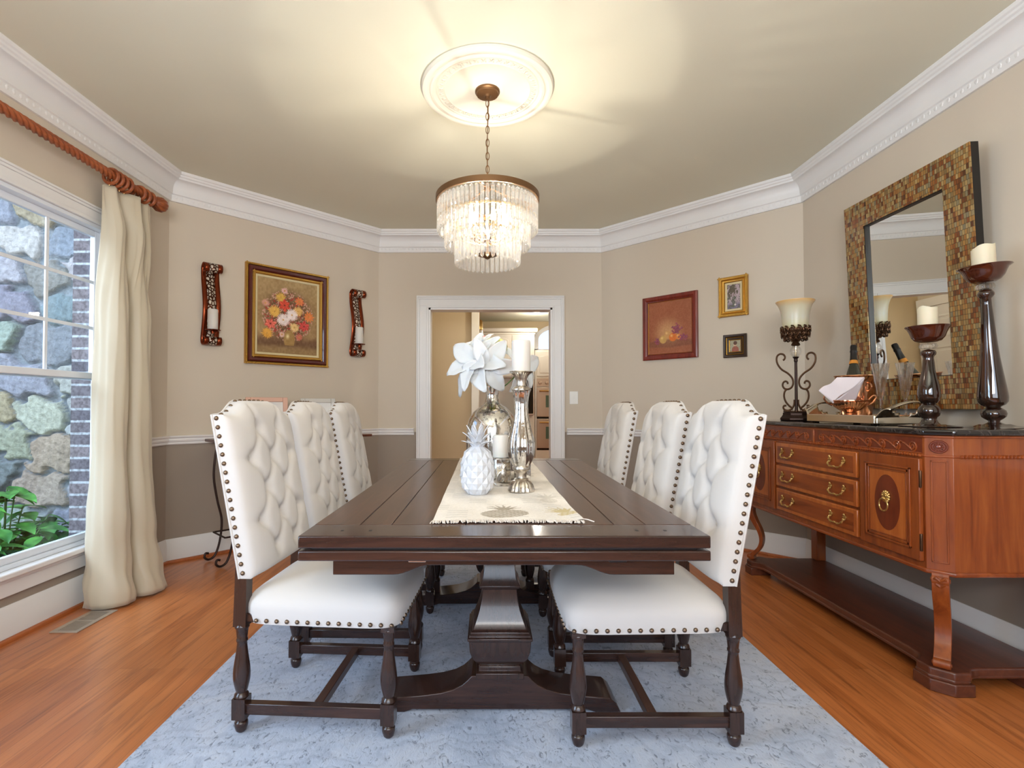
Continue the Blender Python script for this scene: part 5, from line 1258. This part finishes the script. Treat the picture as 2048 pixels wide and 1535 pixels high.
def bouquet(u, v):
    n1 = vn(u, v, 6, 1); n2 = vn(u, v, 40, 2)
    c = np.zeros((len(u), 3))+np.array([168, 136, 92]); c = mixc(c, sm(0.4, 0.9, v)*0.6, (176, 150, 104)); c = mixc(c, (n1-0.3)*0.6, (136, 100, 62)); c = mixc(c, sm(0.18, 0.10, v), (150, 120, 78))
    c = mixc(c, sm(0.28, 0.16, v)*sm(0.05, 0.14, v)*0.6, (86, 52, 32))
    asp = 1.22; dx = u-0.5; dy = (v-0.52)*asp
    c = mixc(c, sm(0.46, 0.24, np.hypot(dx*0.95, dy*0.85))*0.8*(0.6+0.6*vn(u, v, 22, 3)).clip(0, 1), (92, 62, 36))
    sp = (vn(u, v, 60, 5) > 0.66) & (np.hypot(dx, dy) < 0.43); c[sp] = (196, 150, 130)
    sp = (vn(u, v, 55, 6) > 0.74) & (np.hypot(dx, dy) < 0.40); c[sp] = (166, 60, 48)
    vr = 0.10*np.sqrt(np.clip(1-((v-0.20)/0.12)**2*0.7, 0.12, 1)); a = sm(vr, vr-0.015, np.abs(u-0.52))*((v > 0.115) & (v < 0.32)); c = mixc(c, a, (166, 130, 74)); c = mixc(c, a*sm(0.05, 0.0, np.hypot(u-0.49, (v-0.24))), (232, 214, 160))
    for k, (x, y, r, c1_, c2_, pn) in enumerate((0.5+(a_-0.5)*1.04, b_, c_*1.22, d_, e_, f_) for a_, b_, c_, d_, e_, f_ in [(0.44, 0.86, .055, (218, 160, 160), (240, 200, 190), 12), (0.38, 0.76, .08, (200, 150, 60), (230, 190, 90), 16), (0.68, 0.74, .075, (214, 104, 52), (236, 150, 90), 9), (0.44, 0.66, .09, (196, 50, 34), (224, 90, 60), 6), (0.28, 0.56, .095, (214, 150, 50), (246, 206, 110), 20),
                                             (0.66, 0.60, .085, (206, 150, 70), (240, 200, 130), 18), (0.84, 0.54, .085, (216, 110, 50), (240, 150, 80), 10), (0.56, 0.54, .095, (236, 214, 206), (252, 240, 236), 22), (0.42, 0.46, .10, (232, 208, 200), (250, 240, 236), 24), (0.60, 0.37, .08, (220, 176, 110), (246, 216, 150), 18),
                                             (0.76, 0.40, .085, (190, 48, 44), (222, 90, 80), 6), (0.22, 0.39, .085, (214, 80, 64), (238, 130, 110), 6), (0.17, 0.26, .085, (206, 140, 40), (238, 180, 80), 16), (0.14, 0.66, .06, (196, 130, 110), (220, 170, 150), 14), (0.68, 0.24, .06, (190, 90, 70), (214, 130, 110), 10), (0.40, 0.26, .05, (214, 170, 150), (236, 200, 190), 12)]):
        ddx, ddy = u-x, (v-y)*asp; rr = np.hypot(ddx, ddy); th_ = np.arctan2(ddy, ddx); rad_ = r*(0.86+0.14*np.cos(th_*pn+k))*(0.9+0.2*n2)
        a = sm(rad_, rad_-0.02, rr); st = 0.5+0.5*np.cos(th_*pn*1.5+rr*60+k); c = c*(1-a[:, None])+(np.array(c1_)*(1-st[:, None])+np.array(c2_)*st[:, None])*a[:, None]
        c = mixc(c, sm(0.02, 0.008, rr)*0.8, (90, 30, 20) if pn < 9 else (206, 150, 70))
    return c+(n2[:, None]-0.5)*22
def fruit(u, v):
    n1 = vn(u, v, 8, 11); n2 = vn(u, v, 50, 12); c = np.zeros((len(u), 3))+np.array([158, 92, 60]); c = mixc(c, n1*0.4, (140, 76, 46))
    c = mixc(c, sm(0.42, 0.05, np.hypot(u-0.45, (v-0.40)*1.1))*0.75, (208, 164, 112)); c = mixc(c, sm(0.2, 0.12, np.abs(v-0.185)*2+np.abs(u-0.5)*0.12)*0.5, (110, 66, 46))
    for x, y, r, col in ((0.34, 0.27, .095, (196, 152, 84)), (0.45, 0.36, .09, (202, 150, 92)), (0.57, 0.30, .10, (214, 112, 40)), (0.70, 0.30, .07, (216, 130, 60))):
        rr = np.hypot(u-x, (v-y)*1.12); c = mixc(c, sm(r, r-0.02, rr), col); c = mixc(c, sm(r*0.5, 0, np.hypot(u-x+r*0.3, (v-y-r*0.3)*1.12))*0.7, (240, 206, 140))
    rs = np.random.RandomState(4)
    for (cx_, cy_, sx_, sy_, n_) in ((0.66, 0.45, .10, .09, 60), (0.80, 0.27, .09, .07, 40), (0.20, 0.24, .05, .055, 22)):
        for _ in range(n_):
            x, y = cx_+rs.normal()*sx_*0.5, cy_+rs.normal()*sy_*0.5; rr = np.hypot(u-x, (v-y)*1.12); c = mixc(c, sm(0.02, 0.014, rr), (118+rs.randint(30), 50+rs.randint(20), 66+rs.randint(20))); c = mixc(c, sm(0.006, 0.002, np.hypot(u-x+0.004, v-y-0.004))*0.8, (206, 150, 160))
    return c+(n2[:, None]-0.5)*14
def trees(u, v):
    c = np.zeros((len(u), 3))+np.array([176, 156, 160]); c = mixc(c, sm(0.35, 0.1, v), (120, 112, 130)); f = vn(u, v, 9, 21)*0.6+vn(u, v, 26, 22)*0.5
    a = ((f > 0.56) & ((v > 0.5) | (np.abs(u-0.15) < 0.25) | (u > 0.7))) | (np.hypot((u-0.4), (v-0.82)*1.4) < 0.24*(0.7+0.5*f)); c[a] = (92, 82, 66); c[(f > 0.62) & (v < 0.5)] = (96, 96, 84)
    c = mixc(c, sm(0.12, 0.03, np.hypot(u-0.62, (v-0.16)*2)), (226, 216, 206)); return c+(vn(u, v, 55, 23)[:, None]-0.5)*50
def portrait(u, v):
    c = np.zeros((len(u), 3))+np.array([176, 166, 140]); n_ = vn(u, v, 14, 31); c = mixc(c, n_*0.4, (120, 120, 90))
    c = mixc(c, sm(0.36, 0.30, np.hypot((u-0.5), (v-0.12)*0.9)), (150, 84, 66)); c = mixc(c, sm(0.16, 0.13, np.hypot(u-0.48, v-0.62)), (214, 170, 140)); c = mixc(c, sm(0.19, 0.16, np.hypot(u-0.50, v-0.76)), (92, 60, 46))
    return c+(vn(u, v, 40, 32)[:, None]-0.5)*40
loc, rz = on_wall(1, 0.605*1.432, 1.43); 
frame('floral_painting', 'oil painting of a flower bouquet in a gold and maroon frame, left diagonal wall', 'painting', loc, rz, 0.695, 0.79,
      [('outer_gold_edge', 0.020, 0.034, gold, 0.016), ('maroon_frame', 0.036, 0.040, maroon, 0), ('inner_gold_band', 0.022, 0.030, gold, 0.012), ('linen_liner', 0.018, 0.016, linen, 0)], 'canvas', canvas, bouquet, (180, 220))
loc, rz = on_wall(3, (1.17-0.697)*1.445, 1.495)
frame('fruit_painting', 'still life painting of fruit and grapes in a plain red-brown frame, right diagonal wall', 'painting', loc, rz, 0.487, 0.547,
      [('frame', 0.038, 0.030, redw, 0), ('inner_lip', 0.010, 0.018, redw, 0), ('gold_line', 0.003, 0.014, gold, 0)], 'canvas', canvas, fruit, (150, 170))
loc, rz = on_wall(3, (1.17-0.333)*1.445, 1.793)
frame('landscape_picture', 'small ornate gold-framed landscape picture, highest of the pair beside the lamp', 'picture', loc, rz, 0.217, 0.31,
      [('gold_frame', 0.026, 0.030, gold, 0.012), ('gold_step', 0.018, 0.022, gold, 0), ('cream_mat', 0.016, 0.010, linen, 0)], 'picture', canvas, trees, (60, 90))
loc, rz = on_wall(3, (1.17-0.327)*1.445, 1.474)
frame('portrait_picture', 'tiny portrait picture in a dark square frame, lowest of the pair beside the lamp', 'picture', loc, rz, 0.171, 0.178,
      [('dark_frame', 0.022, 0.028, dkfr, 0), ('gold_line', 0.006, 0.020, gold, 0), ('dark_step', 0.012, 0.018, dkfr, 0), ('gold_slip', 0.006, 0.014, gold, 0)], 'picture', canvas, portrait, (50, 50))
# light switch
SW = thing('light_switch', 'white single light switch plate on the back wall right of the doorway', 'light switch', (0.813, 4.9, 1.175))
MB().bb(-0.040, 0.040, -0.006, 0, -0.06, 0.06).build('plate', switch_m, SW, bev=0.003)
MB().bb(-0.005, 0.005, -0.016, -0.005, -0.006, 0.012).build('toggle', switch_m, SW, bev=0.001)
# sconces: pierced copper ribbons
def sconce(t0, lb):
    loc, rz = on_wall(1, t0, 1.535); S = thing('wall_sconce', lb, 'sconce', loc, rz=rz, group='pierced copper scroll sconces')
    # ribbon path in (out, z)
    pts = arc(0.050, 0.565, 0.018, 0.048, -0.6*PI, -0.6*PI+1.75*PI, 16)[::1]
    top = [(0.050+r_*math.cos(a), 0.568+r_*math.sin(a)) for r_, a in [(0.022+0.030*k/14, -0.55*PI+1.5*PI*k/14) for k in range(15)]]
    mid = [(0.004, 0.50), (0.020, 0.43), (0.040, 0.34), (0.046, 0.27), (0.036, 0.20), (0.016, 0.12), (0.003, 0.07)]
    bot = [(0.048-r_*math.cos(a)*1, 0.048-r_*math.sin(a)) for r_, a in [(0.045-0.024*k/14, 0.05*PI+1.5*PI*k/14) for k in range(15)]]
    P_ = [Vector((a, 0, b)) for a, b in top+mid+bot]; P_ = spline(P_, 2); hw_ = 0.062
    for nm, ya, yb, mt in (('copper_band', -hw_, -hw_+0.034, cop2), ('pierced_panel', -hw_+0.034, hw_-0.034, lace), ('copper_band', hw_-0.034, hw_, cop2)):
        m = MB(); vs = []
        for p in P_: vs += [(ya, -p.x-0.004, p.z), (yb, -p.x-0.004, p.z)]
        m.add(vs, [(2*i, 2*i+1, 2*i+3, 2*i+2) for i in range(len(P_)-1)]); m.build(nm, mt, S, solid=0.003, smooth=70)
    MB().lathe([(0.012, 0.092), (0.012, 0.108), (0.050, 0.114), (0.055, 0.120), (0.050, 0.120), (0.001, 0.116)], 24, (0, -0.072, 0)).build('candle_plate', cop2, S)
    MB().bb(-0.02, 0.02, -0.02, -0.001, 0.26, 0.30).build('wall_bracket', cop2, S)
    cc = Vector(loc)+Matrix.Rotation(rz, 3, 'Z') @ Vector((0, -0.072, 0.118))
    return cc
c_ = sconce(0.27, 'copper scroll wall sconce nearest the curtain, left of the flower painting')
cd = MB().lathe([(0.034, 0), (0.035, 0.002), (0.035, 0.148), (0.032, 0.152), (0.001, 0.146)], 28).build('pillar_candle', wax, smooth=50); tag(cd, 'white candle on the sconce nearest the curtain', 'candle', loc=tuple(c_))
c_ = sconce(1.495, 'copper scroll wall sconce between the flower painting and the doorway')
c2_ = cd.copy(); C.objects.link(c2_); tag(c2_, 'white candle on the sconce between the flower painting and the doorway', 'candle', loc=tuple(c_))
# ================================================================== CONSOLE TABLE WITH PHOTO FRAMES
ang = math.atan2(1.25, 1.22); CT = thing('console_table', 'slim scrolled iron console table behind the left chairs', 'console table', (-1.495, 4.04, 0), rz=ang)
MB().bb(-0.60, 0.60, -0.155, 0.14, 0.845, 0.865).build('tabletop', shelf_m, CT, bev=0.004)
for x in (-0.52, 0.52):
    for y, o_ in ((-0.12, -1), (0.11, 0)):
        s_ = math.copysign(1, x); m = MB()
        m.tube(spline([(x, y, 0.845), (x+s_*0.02, y, 0.72), (x+s_*0.025, y, 0.58), (x, y, 0.42), (x-s_*0.03, y, 0.28), (x-s_*0.02, y, 0.14), (x+s_*0.01, y, 0.04), (x+s_*0.05, y, 0.012), (x+s_*0.08, y, 0.03), (x+s_*0.075, y, 0.058), (x+s_*0.055, y, 0.055)], 6), 0.008, 8)
        m.build('leg', ironm, CT)
MB().tube([(-0.54, -0.12, 0.2), (0.54, -0.12, 0.2)], 0.006).tube([(-0.54, 0.11, 0.2), (0.54, 0.11, 0.2)], 0.006).tube([(-0.545, -0.12, 0.2), (-0.545, 0.11, 0.2)], 0.006).tube([(0.545, -0.12, 0.2), (0.545, 0.11, 0.2)], 0.006).build('stretcher', ironm, CT)
def photo(loc, rz, w_, h_, mt, lb):
    t = thing('photo_frame', lb, 'photo frame', loc, rot=(math.radians(-10), 0, rz), group='photo frames on the console table')
    b = 0.035; m = MB().bb(-w_/2, -w_/2+b, -0.010, 0.008, 0, h_).bb(w_/2-b, w_/2, -0.010, 0.008, 0, h_).bb(-w_/2+b, w_/2-b, -0.010, 0.008, 0, b).bb(-w_/2+b, w_/2-b, -0.010, 0.008, h_-b, h_)
    m.build('frame', mt, t, bev=0.004); MB().bb(-w_/2+b, w_/2-b, 0, 0.004, b, h_-b).build('picture', matb, t)
    MB().box((0, 0.045, h_*0.30), (0.05, 0.003, h_*0.62), M=Matrix.Rotation(math.radians(14), 4, 'X')).build('easel_back', black, t)
photo((-1.66, 3.93, 0.868), 0.55, 0.30, 0.30, rosew, 'rose-toned photo frame on the console, left of the two')
photo((-1.36, 4.185, 0.868), 0.40, 0.27, 0.295, greyw, 'pale grey photo frame on the console, right of the two')
# ================================================================== CURTAIN, ROD, VENT
RD = thing('curtain_rod', 'thick rope-twist wooden curtain rod with carved ball finial above the window', 'curtain rod', (-2.13, 0, 2.406))
def twist(u, v):
    y = 3.285-v*3.9; a = u*2*PI; r = 0.0165+0.009*abs(math.cos(2*a+y*95)); return (r*math.cos(a), y, r*math.sin(a))
MB().grid(twist, 40, 1000, True).build('twisted_pole', rodw, RD, smooth=60)
fp = [(0.018, 3.270), (0.024, 3.282), (0.022, 3.292), (0.016, 3.300), (0.030, 3.306), (0.036, 3.318), (0.044, 3.334), (0.047, 3.352), (0.044, 3.372), (0.034, 3.390), (0.018, 3.400), (0.001, 3.403)]
MB().lathe([(r, y) for r, y in fp], 72, flute=12, fdep=0.05, M=Matrix.Rotation(-PI/2, 4, 'X')).build('finial', rodw, RD, smooth=50)
for y in (3.11, 0.4): MB().tube([(-0.115, y, -0.01), (-0.04, y, -0.028), (0, y, -0.024)], 0.009).lathe([(0.03, 0), (0.03, 0.01), (0.02, 0.014)], 20, (-0.118, y, -0.01), M=Matrix.Rotation(PI/2, 4, 'Y')).build('bracket', rodw, RD)
CU = thing('curtain', 'champagne silk curtain panel gathered beside the left window, pooling on the floor', 'curtain', (0, 0, 0))
ctl = [  # (z, list of (x,y)) gathered plan
 (2.355, [(-2.19, 2.90), (-2.155, 2.90), (-2.13, 2.93), (-2.165, 2.97), (-2.165, 3.01), (-2.12, 3.05), (-2.10, 3.10), (-2.15, 3.13), (-2.16, 3.17), (-2.12, 3.20), (-2.125, 3.235), (-2.17, 3.245)]),
 (2.10, [(-2.19, 2.88), (-2.13, 2.90), (-2.10, 2.94), (-2.13, 2.98), (-2.17, 3.02), (-2.12, 3.06), (-2.075, 3.09), (-2.10, 3.13), (-2.15, 3.17), (-2.11, 3.20), (-2.11, 3.24), (-2.18, 3.25)]),
 (1.60, [(-2.20, 2.84), (-2.14, 2.85), (-2.07, 2.87), (-2.04, 2.93), (-2.09, 2.98), (-2.16, 3.01), (-2.11, 3.03), (-2.04, 3.07), (-2.03, 3.14), (-2.09, 3.18), (-2.13, 3.22), (-2.19, 3.25)]),
 (0.90, [(-2.19, 2.86), (-2.13, 2.85), (-2.05, 2.87), (-2.00, 2.93), (-2.05, 2.985), (-2.15, 3.01), (-2.08, 3.02), (-1.99, 3.06), (-1.985, 3.15), (-2.05, 3.20), (-2.12, 3.24), (-2.19, 3.26)]),
 (0.35, [(-2.19, 2.84), (-2.12, 2.82), (-2.03, 2.84), (-1.97, 2.91), (-2.01, 2.98), (-2.13, 3.00), (-2.05, 3.01), (-1.96, 3.05), (-1.94, 3.14), (-2.00, 3.22), (-2.09, 3.27), (-2.19, 3.28)]),
 (0.012, [(-2.18, 2.81), (-2.12, 2.79), (-2.02, 2.80), (-1.94, 2.87), (-1.96, 2.95), (-2.08, 2.985), (-2.00, 2.99), (-1.91, 3.02), (-1.89, 3.12), (-1.95, 3.22), (-2.06, 3.28), (-2.19, 3.30)])]
rows_ = []
adj = [(2.93, 3.245, 1.0), (2.93, 3.25, 1.0), (2.90, 3.25, .85), (2.87, 3.25, .75), (2.83, 3.26, .8), (2.80, 3.28, .88)]
ctl = [(z, [(-2.2+(x+2.2)*f_, a_+(y-min(q[1] for q in pl))*(b_-a_)/(max(q[1] for q in pl)-min(q[1] for q in pl))) for x, y in pl]) for (z, pl), (a_, b_, f_) in zip(ctl, adj)]
for z, pl in ctl:
    s = spline([(x, y, 0) for x, y in pl], 10); rows_.append((z, s))
nu = len(rows_[0][1]); vs = []; NVV = 90
for j in range(NVV):
    z = 2.355+(0.012-2.355)*j/(NVV-1)
    for k in range(len(rows_)-1):
        if rows_[k][0] >= z >= rows_[k+1][0]: break
    t_ = (rows_[k][0]-z)/(rows_[k][0]-rows_[k+1][0]); t_ = t_*t_*(3-2*t_)
    for i in range(nu):
        p = rows_[k][1][i]*(1-t_)+rows_[k+1][1][i]*t_
        wr = 0.009*math.sin(z*31+i*0.17)*math.exp(-z*4)+0.003*math.sin(z*9+i*0.3)+0.0025*math.sin(i*0.9+z*2.3)
        vs.append((p.x+wr, p.y+wr*0.6, z))
m = MB().add(vs, [(j*nu+i, j*nu+i+1, (j+1)*nu+i+1, (j+1)*nu+i) for j in range(NVV-1) for i in range(nu-1)])
m.build('panel', cur, CU, smooth=80, solid=0.004)
for y in (2.915, 2.955, 2.995, 3.035, 3.150, 3.195, 3.240):
    r = MB().tube([(-2.13+0.041*math.cos(a), y, 2.397+0.041*math.sin(a)) for a in [2*PI*i/28 for i in range(28)]], 0.0095, 8, closed=True).build('curtain_ring', rodw, CU)
    MB().tube([(-2.13, y, 2.362), (-2.14, y, 2.345)], 0.002, 5).build('hook', brass, r)
VT = thing('floor_vent', 'flat metal floor register in the oak floor below the window curtain', 'floor vent', (-2.055, 2.68, 0))
m = MB().bb(-0.068, 0.068, -0.14, -0.118, 0, 0.005).bb(-0.068, 0.068, 0.118, 0.14, 0, 0.005).bb(-0.068, -0.045, -0.118, 0.118, 0, 0.005).bb(0.045, 0.068, -0.118, 0.118, 0, 0.005).bb(-0.045, 0.045, -0.008, 0.008, 0, 0.005)
m.build('plate', vent_m, VT, bev=0.001)
MB().bb(-0.045, 0.045, -0.118, 0.118, 0.0002, 0.0012).build('duct_shade_sheet', black, VT)  # black sheet painted in for the shade inside the duct
m = MB()
for k in range(22):
    y = -0.112+k*0.0106
    if abs(y) > 0.01: m.box((0, y, 0.003), (0.09, 0.0030, 0.0035))
m.build('louvre', vent_m, VT)
